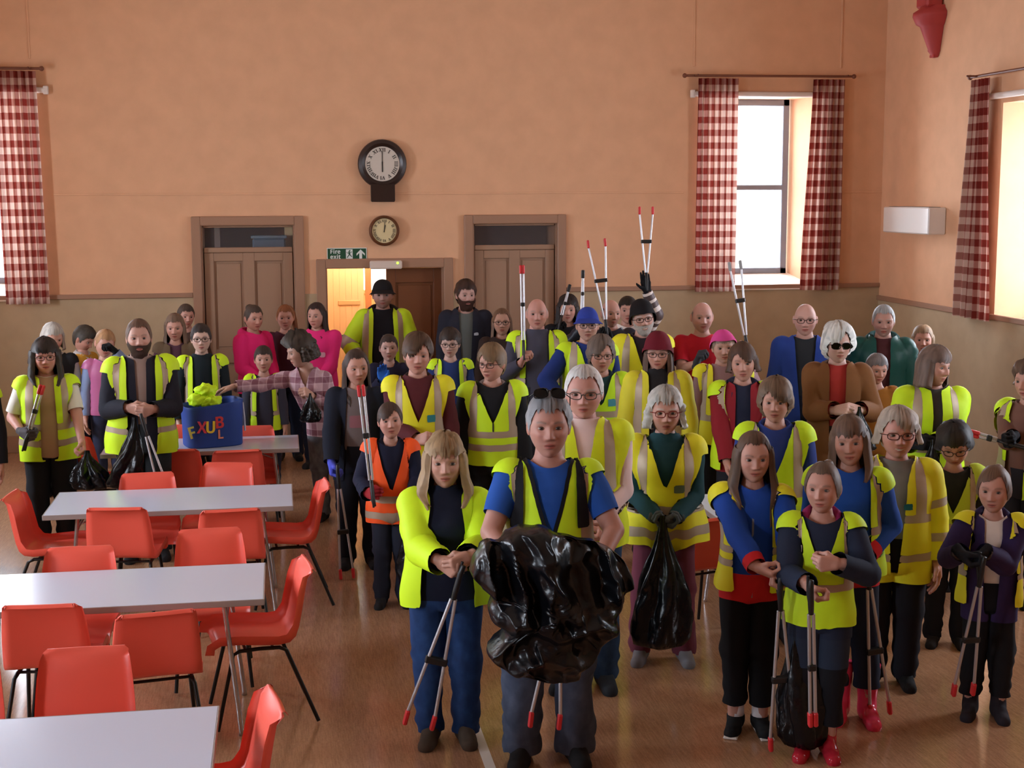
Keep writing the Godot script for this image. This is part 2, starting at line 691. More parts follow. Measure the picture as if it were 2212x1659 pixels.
		for w2 in 2:
			var a: Array = kind_arm[w2]
			var u := seg(p, a[0], a[1], 0.05 * lr)
			var w := seg(p, a[1], a[2], 0.038 * lr)
			if u.x < best:
				best = u.x
				along = u.y * 0.285
				which[i] = w2
			if w.x < best:
				best = w.x
				along = 0.285 + w.y * 0.255
				which[i] = w2
		q_arm[i] = best - d_body
		s_arm[i] = along
	S["which"] = which
	var skin: Color = S.get("skin", Color(0.53, 0.275, 0.21))
	var body := MB.new()
	body.colored = true
	body.tint = skin
	for i in nv:
		body.put(f.v[i] * s, f.n[i])
	body.ix.append_array(f.ix)
	# clothing
	for g in S.wear:
		cut_cloth(out, g, f, q_arm, s_arm, inner, s, S)
		if g.has("zip"):
			# a zip ribbon down the middle of the front
			var zm := MB.new()
			var zp := PackedVector3Array()
			var rows := 0
			for j in f.ny:
				var y := lo.y + j * cl
				if y > g.get("h", 0.82) + 0.01 and y < minf(1.40, g.get("v", 9.0) + 0.01):
					rows += 1
					for e in [-1.0, 1.0]:
						zp.append(Vector3(tx[j] + e * 0.0055, y, tz[j] + tf[j] + (g.o + 0.007) / s) * s)
			zm.grid(zp, rows, 2, false, Vector3(0, 1.2 * s, -1.0))
			out[g.n + ".zip"] = [zm, g.zip, "cloth", "zip"]
	# hands
	var hk := ["R", "L"]
	for w in 2:
		var a: Array = kind_arm[w]
		var fd: Vector3 = (a[2] - a[1]).normalized()
		fd = S.get("fing" + hk[w], fd).normalized()
		var palm: Vector3 = S.get("palm" + hk[w], Vector3(1.0 if w == 0 else -1.0, 0.0, 0.25))
		palm = (palm - fd * palm.dot(fd)).normalized()
		var by := -fd
		var bx := by.cross(palm).normalized()
		var B := Basis(bx, by, palm).scaled_local(Vector3.ONE * (0.93 + 0.07 * bw) * clampf(hs * 0.96, 0.8, 1.1))
		var t: Tmpl = hands_t[S.get("hand" + hk[w], "open")]
		var glove = S.get("glove" + hk[w])
		var to := body
		if glove != null:
			to = MB.new()
			out["glove_" + hk[w]] = [to, glove, "cloth", "glove"]
			B = B.scaled_local(Vector3(1.12, 1.04, 1.14))
		to.tint = skin if glove == null else Color.WHITE
		var base := to.v.size()
		var mir := Vector3(-1, 1, 1) if w == 0 else Vector3.ONE
		for i in t.v.size():
			to.put(a[2] * s + B * (t.v[i] * mir), (B * (t.n[i] * mir)).normalized())
		for i in range(0, t.ix.size(), 3):
			if w == 0:
				to.ix.append_array(PackedInt32Array([base + t.ix[i], base + t.ix[i + 2], base + t.ix[i + 1]]))
			else:
				to.ix.append_array(PackedInt32Array([base + t.ix[i], base + t.ix[i + 1], base + t.ix[i + 2]]))
	out["arms"] = [kind_arm[0][2] * s, kind_arm[1][2] * s]
	add_head(out, body, S, head_at * s, hs, skin)
	out["body"] = [body, Color.WHITE, "skin", "body"]
	# collar
	if S.has("collar"):
		var k: Dictionary = S.collar
		var rr: float = k.get("r", 0.075) * maxf(1.0, bw)
		var up: float = k.get("up", 0.045)
		var th: float = k.get("t", 0.012)
		var gap: float = k.get("gap", 0.5)
		var cm := MB.new()
		var pts := PackedVector3Array()
		var cols := 22
		var prof := [Vector2(0.018, -0.035), Vector2(0.012 + th, 0.0), Vector2(0.0 + th, up * 0.6), Vector2(0.0, up), Vector2(-th, up * 0.85), Vector2(-th * 0.9, 0.0), Vector2(-0.004, -0.03)]
		for p in prof:
			for c in cols:
				var a := lerpf(gap, TAU - gap, float(c) / (cols - 1))
				var open := bump(minf(a, TAU - a) - gap, 0.5)
				var r: float = rr + p.x + 0.018 * open
				pts.append(Vector3(lean.x + sin(a) * r * 1.08, 1.425 + p.y - 0.05 * open - 0.012 * cos(a) + k.get("back", 0.0) * (0.5 - 0.5 * cos(a)) * 0.4, lean.z - 0.012 + cos(a) * r - k.get("back", 0.0) * (0.5 - 0.5 * cos(a))) * s)
		cm.grid(pts, prof.size(), cols, false, Vector3(lean.x, 1.43, lean.z - 0.012) * s)
		out["collar"] = [cm, k.c, "cloth", k.get("n", "collar")]
	out["s"] = s
	out["head_at"] = head_at * s
	return out

func seg(p: Vector3, a: Vector3, b: Vector3, r: float) -> Vector2:
	var ba := b - a
	var t := clampf((p - a).dot(ba) / ba.length_squared(), 0.0, 1.0)
	return Vector2((p - a - ba * t).length() - r, t)

func cut_cloth(out: Dictionary, G: Dictionary, f: Fld, q_arm: PackedFloat32Array, s_arm: PackedFloat32Array, inner: PackedVector2Array, s: float, S: Dictionary) -> void:
	var nv := f.v.size()
	var g := PackedFloat32Array()
	var lift := PackedFloat32Array()
	g.resize(nv)
	lift.resize(nv)
	var off: float = G.o / s
	var amp: float = (G.get("fold", 0.004) if G.get("legs", false) else S.get("crumple", 0.009)) / s
	var flare: float = G.get("flare", 0.0)
	var quilt: float = G.get("quilt", 0.0)
	var legs: bool = G.get("legs", false)
	var hem: float = G.get("h", 0.82)
	var cuff: float = G.get("cf", 0.53)
	var nk: float = G.get("nk", 0.078)
	var vb: float = G.get("v", 9.0)
	var vs: float = G.get("vs", 0.5)
	var op: Array = G.get("op", [])
	var top: float = G.get("top", 1.0)
	var lean: Vector3 = S.get("lean", Vector3.ZERO)
	var seed_off := float(S.id) * 3.7
	var strip := PackedFloat32Array()
	var bands: Array = G.get("bands", [])
	var sx: float = G.get("sx", 0.0)
	if sx > 0.0 and op.size() > 0:
		sx = clampf(op[0] + 0.066, sx, 0.155)
	var ss: Array = G.get("ss", [])
	var striped := bands.size() > 0 or sx > 0.0 or ss.size() > 0
	strip.resize(nv)
	for i in nv:
		var p := f.v[i]
		var q := q_arm[i]
		var e := inner[i]
		var r := 1.0
		if legs:
			r = minf(minf(top - p.y, p.y - hem), q)
		else:
			r = maxf(q, cuff - s_arm[i])
			if cuff < 0.2:
				r = maxf(q + G.get("arm", 0.030), cuff - s_arm[i])
			r = minf(r, maxf(p.y - hem, -q if cuff > 0.2 else -1.0))
			var drop := maxf(0.0, 1.425 - p.y) * 1.3
			var nd := Vector3(p.x - lean.x, drop, p.z - lean.z + 0.012).length() if q > -0.06 else 1.0
			r = minf(r, nd - nk)
			if p.y > 1.5 and q > -0.02:
				r = minf(r, 1.5 - p.y)
			if e.y > 0.0 and q > -0.03:
				if vb < 5.0:
					r = minf(r, absf(e.x) - (p.y - vb) * vs)
				if op.size() > 0:
					r = minf(r, absf(e.x - op[2] if op.size() > 2 else e.x) - lerpf(op[1], op[0], clampf((p.y - hem) / (1.38 - hem), 0.0, 1.0)))
		if G.has("strap"):
			r = minf(minf(G.strap[1] - absf(e.x * G.strap[3] - G.strap[0]), p.y - G.strap[2] if e.y > -0.02 else p.y - 1.28), minf(q + 0.03, 1.5 - p.y))
		g[i] = r
		var nz := fold.get_noise_3d(p.x * 14.0 + seed_off, p.y * (11.0 if q < 0.0 else 5.0) + p.x * 4.0, p.z * 14.0)
		var l := off + amp * 1.1 * (nz + 0.55)
		if legs:
			l += amp * 0.5 * (1.0 + sin(p.y * 46.0 + p.x * 30.0 + 8.0 * nz)) * maxf(smoothstep(0.45, 0.1, p.y), 0.8 * bump(p.y - 0.48, 0.09))
		if flare > 0.0 and q > 0.0:
			l += flare * smoothstep(1.25, hem, p.y) * (1.0 + 0.5 * sin(atan2(e.x, e.y) * 9.0 + seed_off))
		if quilt > 0.0:
			l += quilt * absf(sin((p.y if q > 0.0 else s_arm[i]) * 44.0))
		lift[i] = l
		if striped:
			var w := -1.0
			for bnd in bands:
				w = maxf(w, bnd[1] - absf(p.y - bnd[0]) if q > -0.035 else -1.0)
			if sx > 0.0 and q > -0.03:
				w = maxf(w, minf(0.026 - absf(absf(e.x) - sx), p.y - bands[0][0] if bands.size() > 0 else 1.0))
			if q < 0.01:
				for a in ss:
					w = maxf(w, minf(0.026 - absf(s_arm[i] - a), 0.01 - q))
			strip[i] = w
	# trims cut from the same cloth
	var name: String = G.n
	if G.has("bind"):
		var b := PackedFloat32Array()
		b.resize(nv)
		for i in nv:
			b[i] = minf(minf(g[i], 0.018 - g[i]), q_arm[i] - 0.01)
		emit(out, name + ".edging", "edging", f, b, lift, s, G.bind, "cloth", 0.001)
		for i in nv:
			if q_arm[i] > 0.01:
				g[i] -= 0.018
	if striped:
		var b := PackedFloat32Array()
		b.resize(nv)
		for i in nv:
			b[i] = minf(g[i], strip[i])
		emit(out, name + ".strip", "reflective_strip", f, b, lift, s, G.get("sc", c8(176, 158, 138)), "strip", 0.0012)
		for i in nv:
			g[i] = minf(g[i], -strip[i])
	if G.has("patch"):
		var P: Array = G.patch
		var b := PackedFloat32Array()
		b.resize(nv)
		for i in nv:
			var e := inner[i]
			b[i] = minf(P[2] - absf(e.x - P[0]), P[3] - absf(f.v[i].y - P[1])) if e.y > 0.02 and q_arm[i] > -0.02 else -1.0
		emit(out, name + ".badge", "badge", f, b, lift, s, P[4], "cloth", 0.003)
	if G.has("two"):
		# second colour below a height and on the cuffs
		var T: Array = G.two
		var b := PackedFloat32Array()
		var cl := PackedFloat32Array()
		var cr := PackedFloat32Array()
		b.resize(nv)
		cl.resize(nv)
		cr.resize(nv)
		for i in nv:
			var on_arm: bool = q_arm[i] < 0.0
			var low: float = s_arm[i] - T[1] if on_arm else T[0] - f.v[i].y
			var k := minf(g[i], low)
			b[i] = -1.0 if on_arm else k
			cl[i] = k if on_arm and S.which[i] == 1 else -1.0
			cr[i] = k if on_arm and S.which[i] == 0 else -1.0
			g[i] = minf(g[i], -low)
		emit(out, name + ".panel", "lower_panel", f, b, lift, s, T[2], "cloth", 0.0)
		emit(out, name + ".cuffs", "cuff", f, cl, lift, s, T[2], "cloth", 0.0)
		emit(out, name + ".cuffs", "cuff", f, cr, lift, s, T[2], "cloth", 0.0)
	emit(out, name, name, f, g, lift, s, G.c, G.get("m", "cloth"), 0.0)

func emit(out: Dictionary, key: String, called: String, f: Fld, g: PackedFloat32Array, lift: PackedFloat32Array, s: float, col: Color, kind: String, more: float) -> void:
	var m := MB.new()
	var l := lift
	if more != 0.0:
		l = lift.duplicate()
		for i in l.size():
			l[i] += more / s
	shell(m, f.v, f.n, f.ix, g, l)
	if m.ix.size() == 0:
		return
	for i in m.v.size():
		m.v[i] = m.v[i] * s
	var base := key
	var k := 1
	while out.has(key):
		k += 1
		key = base + str(k)
	out[key] = [m, col, kind, called]

# where hair grows: > 0 on the scalp
static func scalp(p: Vector3, H: Dictionary) -> float:
	var a := absf(atan2(p.x, p.z))
	var front: float = H.get("f", 0.062)
	var side: float = H.get("side", 0.012)
	var back: float = H.get("back", -0.088)
	var part := 0.0
	if H.get("sweep", 0.0) != 0.0:
		part = H.sweep * p.x * 2.2 * smoothstep(1.0, 0.3, a)
	var y: float = front + part
	y = lerpf(y, minf(side, 0.0) + 0.02, smoothstep(0.62, 1.12, a))
	y = lerpf(y, minf(side, -0.02), smoothstep(1.10, 1.22, a))
	y = lerpf(y, side, smoothstep(1.30, 1.42, a))
	y = lerpf(y, back, smoothstep(1.80, 2.15, a))
	var g: float = p.y - y + H.get("jag", 0.006) * sin(a * 31.0 + 3.0 * sin(a * 9.0)) * (1.0 if a < 1.1 else 0.5)
	if H.get("st", "short") == "ring":
		g = minf(g, minf(0.05 - p.y, (a - 1.15) * 0.06))
	return g

func add_head(out: Dictionary, body: MB, S: Dictionary, at: Vector3, hs: float, skin: Color) -> void:
	var turn: Vector3 = S.get("look", Vector3.ZERO)  # pitch, yaw, roll in degrees
	var B := Basis.from_euler(Vector3(deg_to_rad(turn.x), deg_to_rad(turn.y), deg_to_rad(turn.z))).scaled_local(Vector3(hs * S.get("fw", 1.0), hs, hs))
	var H: Dictionary = S.get("hair", {})
	var hc: Color = H.get("c", Color(0.08, 0.05, 0.03))
	var brow: Color = S.get("brow", hc.lerp(skin, 0.35))
	var lips := Color(skin.r * 0.86, skin.g * 0.52, skin.b * 0.52)
	var smile: float = S.get("smile", 0.3)
	var base := body.v.size()
	var t := head_t
	var teeth: bool = S.get("teeth", false)
	for i in t.v.size():
		var p := t.v[i]
		var col := skin
		if p.z > 0.02:
			var x := absf(p.x)
			var y := p.y
			var my := y + 0.0595 - smile * 9.0 * x * x
			var wl := smoothstep(1.0, 0.55, pow(x / (0.023 + 0.006 * smile), 2.0) + pow(my / 0.0125, 2.0))
			col = col.lerp(lips, wl)
			var gap := smoothstep(1.0, 0.3, pow(x / (0.022 + 0.005 * smile), 2.0) + pow(my / (0.0055 if teeth else 0.0035), 2.0))
			col = col.lerp(Color(0.75, 0.70, 0.62) if teeth else Color(0.10, 0.03, 0.03), gap * (0.9 if teeth else 0.75))
			col = col.lerp(Color(skin.r * 1.02, skin.g * 0.80, skin.b * 0.80), 0.55 * bump(x - 0.042, 0.02) * bump(y + 0.022, 0.018))
			col = col.lerp(Color(skin.r * 1.0, skin.g * 0.82, skin.b * 0.80), 0.5 * bump(x, 0.014) * bump(y + 0.022, 0.012))
			var by := y - 0.0345 + 3.2 * pow(x - 0.032, 2.0) * 4.0
			var wb := bump(by, 0.0042) * smoothstep(0.010, 0.017, x) * smoothstep(0.054, 0.046, x)
			col = col.lerp(brow, wb)
			if S.has("stubble"):
				var ws := smoothstep(-0.03, -0.05, y) * (1.0 - wl)
				col = col.lerp(S.stubble, 0.45 * ws)
		body.tint = col
		body.put(at + B * p, (B * t.n[i]).normalized())
	for i in t.ix:
		body.ix.append(base + i)
	# eyes and ears
	for sd in [-1.0, 1.0]:
		body.tint = Color(0.40, 0.34, 0.31)
		var e0 := body.v.size()
		var gaze: Vector3 = S.get("gaze", Vector3(0, 0, 1))
		body.ball(at + B * Vector3(sd * 0.0315, 0.0105, 0.0765), Vector3(0.0138, 0.0078, 0.0105) * hs, B.orthonormalized(), 10, 14)
		for i in range(e0, body.v.size()):
			var d := B.orthonormalized().inverse() * (body.v[i] - (at + B * Vector3(sd * 0.0315, 0.0105, 0.0765)))
			var r := Vector2(d.x / hs - gaze.x * 0.004, d.y / hs).length()
			if r < 0.0086 and d.z > 0.0:
				body.c[i] = Color(0.02, 0.015, 0.012) if r < 0.0042 else S.get("iris", Color(0.10, 0.07, 0.05))
			elif d.y / hs > 0.0038:
				body.c[i] = Color(skin.r * 0.55, skin.g * 0.42, skin.b * 0.40)
		body.tint = Color(skin.r, skin.g * 0.9, skin.b * 0.88)
		body.ball(at + B * Vector3(sd * 0.0775, 0.0, -0.006), Vector3(0.007, 0.031, 0.018) * hs, B.orthonormalized() * Basis(Vector3.UP, sd * -0.45), 8, 10)
	# hair and hats
	var nv := t.v.size()
	var g := PackedFloat32Array()
	var lift := PackedFloat32Array()
	g.resize(nv)
	lift.resize(nv)
	var st: String = H.get("st", "bald")
	var sd2 := float(S.id) * 5.1
	if st != "bald":
		var th: float = H.get("th", 0.016)
		var rough: float = H.get("rough", 0.25)
		for i in nv:
			var p := t.v[i]
			g[i] = scalp(p, H)
			var ang := atan2(p.x, p.z)
			var nz := rough_noise.get_noise_3d(ang * 15.0 + sd2, p.y * 22.0, p.z * 20.0)
			var thin := lerpf(0.55, 1.0, smoothstep(-0.02, 0.05, p.y)) if H.get("side", 0.012) > -0.03 else 1.0
			lift[i] = th * thin * smoothstep(-0.006, 0.030, g[i]) * (1.0 + rough * nz) + th * 0.35 * smoothstep(0.04, 0.11, p.y) + 0.001
		var hm := MB.new()
		shell(hm, t.v, t.n, t.ix, g, lift)
		if st in ["bob", "long", "curly"]:
			hair_fall(hm, H, sd2)
		if st == "pony":
			var tail := []
			var rad := []
			var ln: float = H.get("len", 0.24)
			var dx: float = H.get("tx", 0.0)
			for k in 9:
				var w := k / 8.0
				tail.append(Vector3(dx * sin(w * 1.6), 0.085 + 0.03 * sin(w * PI) - ln * w * w * 1.15, -0.085 - 0.055 * sin(w * 2.2)))
				rad.append(0.018 + 0.016 * sin(w * 2.6) * (1.0 - 0.5 * w))
			hm.tube(tail, rad, 10)
		if st == "bun":
			hm.ball(Vector3(0, H.get("by", 0.095), -0.075), Vector3(0.042, 0.036, 0.042))
		hm.colored = true
		for i in hm.v.size():
			var p := hm.v[i]
			var a := atan2(p.x, p.z + 0.02)
			var k := 1.0 + 0.5 * rough_noise.get_noise_3d(a * 26.0 + sd2, p.y * 8.0, sd2)
			hm.c[i] = Color(hc.r * k, hc.g * k, hc.b * k)
			hm.v[i] = at + B * p
			hm.n[i] = (B * hm.n[i]).normalized()
		out["hair"] = [hm, Color.WHITE, "hair", "hair"]
	if S.has("beard"):
		var bc: Color = S.beard
		var bl: float = S.get("beard_len", 0.010)
		for i in nv:
			var p := t.v[i]
			var a := absf(atan2(p.x, p.z))
			var r := minf(-0.036 - p.y + 0.028 * smoothstep(0.5, 1.25, a), (1.45 - a) * 0.05)
			r = minf(r, (sqrt(pow(p.x / 0.021, 2.0) + pow((p.y + 0.0605) / 0.0085, 2.0)) - 1.0) * 0.01)
			r = minf(r, (p.z + 0.02))
			g[i] = r
			var nz := rough_noise.get_noise_3d(p.x * 90.0 + sd2, p.y * 50.0, p.z * 90.0)
			lift[i] = bl * smoothstep(0.0, 0.02, r) * (1.0 + 0.3 * nz) * (1.0 + 1.2 * smoothstep(-0.07, -0.11, p.y)) + 0.001
		var bm := MB.new()
		shell(bm, t.v, t.n, t.ix, g, lift)
		bm.colored = true
		for i in bm.v.size():
			var k := 1.0 + 0.3 * rough_noise.get_noise_3d(bm.v[i].x * 200.0, bm.v[i].y * 60.0, bm.v[i].z * 90.0)
			bm.c[i] = Color(bc.r * k, bc.g * k, bc.b * k)
			bm.v[i] = at + B * bm.v[i]
			bm.n[i] = (B * bm.n[i]).normalized()
		out["beard"] = [bm, Color.WHITE, "hair", "beard"]
	if S.has("headwear"):
		var K: Dictionary = S.headwear
		var km := MB.new()
		for i in nv:
			var p := t.v[i]
			var a := absf(atan2(p.x, p.z))
			var line: float = lerpf(K.get("f", 0.045), K.get("back", -0.02), smoothstep(0.6, 2.0, a))
			g[i] = p.y - line
			var nz := rough_noise.get_noise_3d(p.x * 30.0 + sd2, p.y * 30.0, p.z * 30.0)
			var rib := 0.0012 * sin(a * 60.0) if K.st == "beanie" else 0.0
			lift[i] = K.get("th", 0.022) * (1.0 + 0.1 * nz) + rib + (0.006 * smoothstep(0.034, 0.028, g[i]) if K.st == "beanie" else 0.0) + K.get("tall", 0.0) * smoothstep(0.05, 0.12, p.y)
		shell(km, t.v, t.n, t.ix, g, lift)
		if K.st == "cap":
			var pts := PackedVector3Array()
			for r in 5:
				var w := r / 4.0
				for k in 15:
					var a := lerpf(-0.80, 0.80, k / 14.0)
					var rad := lerpf(0.09, 0.172 - 0.03 * a * a, w)
					pts.append(Vector3(sin(a) * rad * 0.98, K.get("f", 0.045) + 0.016 - 0.026 * w - 0.018 * a * a * (0.4 + 0.6 * w), cos(a) * rad + 0.012))
			for r in 5:
				var w := 1.0 - r / 4.0
				for k in 15:
					pts.append(pts[(4 - r) * 15 + k] - Vector3(0, 0.004, 0))
			km.grid(pts, 10, 15, false, null)
		for i in km.v.size():
			km.v[i] = at + B * km.v[i]
			km.n[i] = (B * km.n[i]).normalized()
		out["headwear"] = [km, K.c, "cloth", K.get("n", "beanie_hat")]
	if S.has("glasses"):
		var gm := MB.new()
		var dark: bool = S.get("shades", false)
		var gy: float = S.get("gy", 0.008)
		var gz := 0.1005
		var lm := MB.new()
		for sd in [-1.0, 1.0]:
			var ring := []
			for k in 15:
				var a := TAU * k / 14.0
				var e := Vector3(signf(cos(a)) * pow(absf(cos(a)), 0.7) * (0.027 if dark else 0.0245), signf(sin(a)) * pow(absf(sin(a)), 0.7) * (0.020 if dark else 0.0165), 0)
				ring.append(Vector3(sd * 0.0325 + e.x, gy + e.y, gz - absf(sd * 0.0325 + e.x) * absf(sd * 0.0325 + e.x) * 5.0))
			gm.tube(ring, 0.0021 if not dark else 0.003, 6)
			gm.tube([Vector3(sd * 0.058, gy + 0.006, gz - 0.018), Vector3(sd * 0.081, gy + 0.004, 0.05), Vector3(sd * 0.084, gy + 0.0, -0.01)], 0.0022, 6)
			if dark:
				var poly := PackedVector2Array()
				for k in 14:
					poly.append(Vector2(ring[k].x, ring[k].y))
				lm.slab(poly, 0.002, Vector3(0, 0, gz - 0.006))
		gm.tube([Vector3(-0.010, gy + 0.004, gz), Vector3(0, gy + 0.007, gz + 0.002), Vector3(0.010, gy + 0.004, gz)], 0.0021, 6)
		var tilt := Basis(Vector3.RIGHT, S.get("gtilt", 0.0))
		for mm in [gm, lm]:
			for i in mm.v.size():
				mm.v[i] = at + B * (tilt * mm.v[i] + S.get("goff", Vector3.ZERO))
				mm.n[i] = (B * tilt * mm.n[i]).normalized()
		out["glasses"] = [gm, S.glasses, "gloss", "sunglasses" if dark else "glasses_frame"]
		if dark:
			out["glasses.lens"] = [lm, Color(0.02, 0.015, 0.012), "gloss", "lens"]

# hair that hangs from the sides and back of the head
func hair_fall(m: MB, H: Dictionary, sd: float) -> void:
	var ln: float = H.get("len", 0.16)
	var th: float = H.get("th", 0.016) + H.get("full", 0.006)
	var th0: float = H.get("open", 0.95)
	var curl: float = H.get("curl", 0.0)
	var rows := 14
	var cols := 46
	var pts := PackedVector3Array()
	for r in rows:
		var w := float(r) / (rows - 2)
		var last := r == rows - 1
		for k in cols:
			var u := float(k) / (cols - 1)
			var a := lerpf(th0, TAU - th0, u)
			var da := minf(a, TAU - a)
			var edge := smoothstep(0.0, 0.06, minf(u, 1.0 - u))
			var l: float = ln * (1.0 + 0.10 * rough_noise.get_noise_1d(k * 9.0 + sd)) * (1.0 - H.get("layer", 0.0) * smoothstep(1.8, 0.9, da))
			var y := lerpf(0.055, -l, minf(w, 1.0))
			var up := maxf(0.0, y) / 0.118
			var sh := sqrt(maxf(0.05, 1.0 - up * up))
			var fl: float = H.get("flare", 0.012) * smoothstep(0.0, -ln, y)
			var rx := (0.0765 + th) * sh + fl
			var rz := (0.094 + th) * sh + fl * 0.6
			if y < 0.0:
				rz *= 1.0 - 0.18 * smoothstep(0.0, -0.09, y) * smoothstep(1.4, 2.6, da)
			var wav := rough_noise.get_noise_3d(a * 40.0 + sd, y * 14.0, 3.0) * (0.005 + curl) + 0.0025 * sin(a * 34.0 + 5.0 * y)
			if curl > 0.0:
				wav += curl * rough_noise.get_noise_3d(a * 90.0 + sd, y * 110.0, 7.0)
			var k2 := 1.0 if not last else 0.82
			var inn := lerpf(0.80, 1.0, edge)
			var p := Vector3(sin(a) * (rx + wav) * k2 * inn, y, cos(a) * (rz + wav) * k2 * inn)
			var over := smoothstep(-0.12, -0.2, y)
			if over > 0.0 and da < 1.75:
				p.z = lerpf(p.z, 0.105 + 0.012 * cos(a * 6.0), over)
				p.x = lerpf(p.x, signf(p.x) * (0.060 + 0.03 * smoothstep(0.9, 1.75, da)), over * 0.8)
			elif over > 0.0:
				p.z = lerpf(p.z, minf(p.z, -0.105), over)
			pts.append(p)
	m.grid(pts, rows, cols, false, Vector3(0, -ln * 0.4, -0.01))

# ---------------------------------------------------------------- textures
func img_tex(w: int, h: int, f: Callable) -> ImageTexture:
	var im := Image.create(w, h, false, Image.FORMAT_RGB8)
	for y in h:
		for x in w:
			im.set_pixel(x, y, f.call(x, y))
	return ImageTexture.create_from_image(im)

func noise_tex(freq: float, seed: int, lo: Color, hi: Color, normal := false, oct := 4, size := 512) -> NoiseTexture2D:
	var n := FastNoiseLite.new()
	n.seed = seed
	n.noise_type = FastNoiseLite.TYPE_SIMPLEX_SMOOTH
	n.frequency = freq
	n.fractal_octaves = oct
	var t := NoiseTexture2D.new()
	t.width = size
	t.height = size
	t.seamless = true
	t.noise = n
	t.as_normal_map = normal
	if normal:
		t.bump_strength = 6.0
	else:
		var r := Gradient.new()
		r.set_color(0, lo)
		r.set_color(1, hi)
		t.color_ramp = r
	return t

var tex := {}

func make_textures() -> void:
	tex.mottle = noise_tex(0.012, 8, Color(0.955, 0.955, 0.955), Color(1, 1, 1))
	tex.denim = noise_tex(0.016, 14, Color(0.62, 0.64, 0.68), Color(1.0, 1.0, 1.0))
	tex.crinkle = noise_tex(0.018, 21, Color.BLACK, Color.WHITE, true, 3)
	tex.gingham = img_tex(128, 128, func(x, y):
		var a := 1.0 if x < 64 else 0.0
		var b := 1.0 if y < 64 else 0.0
		var grain := 0.04 * (float((x * 7 + y * 13) % 9) / 9.0 - 0.5)
		var pale := Color(0.80, 0.68, 0.62)
		var deep := Color(0.46, 0.17, 0.14)
		var c := pale.lerp(deep, (a + b) * 0.5)
		return Color(c.r + grain, c.g + grain, c.b + grain))
	tex.plaid = img_tex(128, 128, func(x, y):
		var c := Color(0.80, 0.68, 0.72)
		if x < 52:
			c = c.lerp(Color(0.42, 0.22, 0.28), 0.5)
		if y < 52:
			c = c.lerp(Color(0.40, 0.20, 0.26), 0.55)
		if x % 64 > 56 or y % 64 > 58:
			c = c.lerp(Color(0.92, 0.86, 0.88), 0.4)
		return c)
	tex.wood = img_tex(256, 512, func(x, y):
		var g := fold.get_noise_2d(x * 2.6, y * 0.10)
		var h := rough_noise.get_noise_2d(x * 9.0, y * 0.5)
		var k := 0.86 + 0.10 * g + 0.07 * h
		return Color(k, k * 0.97, k * 0.93))

func cloth(col: Color, kind := "cloth") -> StandardMaterial3D:
	var key := kind + col.to_html(false)
	if mats.has(key):
		return mats[key]
	var m := mat(key, col, 0.85, 0.0, 0.35)
	if kind == "strip":
		m.roughness = 0.5
		m.metallic = 0.25
	elif kind == "gloss":
		m.roughness = 0.15
	elif kind == "hivis":
		m.roughness = 0.6
	elif kind == "puffer":
		m.roughness = 0.4
	elif kind == "plaid":
		m.albedo_texture = tex.plaid
		m.uv1_triplanar = true
		m.uv1_scale = Vector3(9, 9, 9)
	elif kind == "denim":
		m.albedo_texture = tex.denim
		m.uv1_triplanar = true
		m.uv1_scale = Vector3(1.6, 1.1, 1.6)
	if kind in ["cloth", "hivis", "denim"]:
		m.rim_enabled = false
		m.rim = 0.25
		m.rim_tint = 0.6
	return m

# ---------------------------------------------------------------- litter pickers, bags
func litter_picker(label: String, hold: Vector3, tip: Vector3, spread: float, across: Vector3, tip_col := c8(205, 40, 45)) -> Node3D:
	# hold: the grip; tip: midway between the two jaws
	var t := thing("litter_picker", label, "litter picker", hold, 0.0, "litter pickers carried by the volunteers")
	var d := tip - hold
	var len := d.length()
	var u := d / len
	var x := (across - u * across.dot(u)).normalized()
	var alu := mat("picker aluminium", c8(196, 196, 200), 0.35, 0.7)
	var black := mat("picker black plastic", c8(22, 22, 24), 0.45)
	var g := MB.new()
	g.tube([-u * 0.06 + x * 0.004, -u * 0.02, u * 0.06, u * 0.11], [0.011, 0.014, 0.014, 0.012], 10)
	g.tube([u * 0.09 + x.cross(u) * 0.012, u * 0.03 + x.cross(u) * 0.05, -u * 0.06 + x.cross(u) * 0.045], [0.007, 0.008, 0.007], 8)
	part("handle", g.mesh(), black, t)
	var bm := MB.new()
	var mid := u * (len * 0.56)
	var hw := spread * 0.62 + 0.012
	bm.box(mid, Vector3(hw * 2.0, 0.034, 0.03), 0.005, Basis(x, u, x.cross(u)))
	part("bracket", bm.mesh(), black, t)
	for s in [-1.0, 1.0]:
		var a: Vector3 = u * 0.11 + x * s * 0.010
		var b: Vector3 = d + x * s * spread - u * 0.06
		part("tube", MB.new().tube([a, a.lerp(b, 0.5), b], 0.0085, 10).mesh(), alu, t)
		var j := MB.new()
		j.box(b + u * 0.035, Vector3(0.022, 0.075, 0.034), 0.006, Basis(x, u, x.cross(u)))
		part("jaw", j.mesh(), mat("jaw" + tip_col.to_html(), tip_col, 0.5), t)
	return t

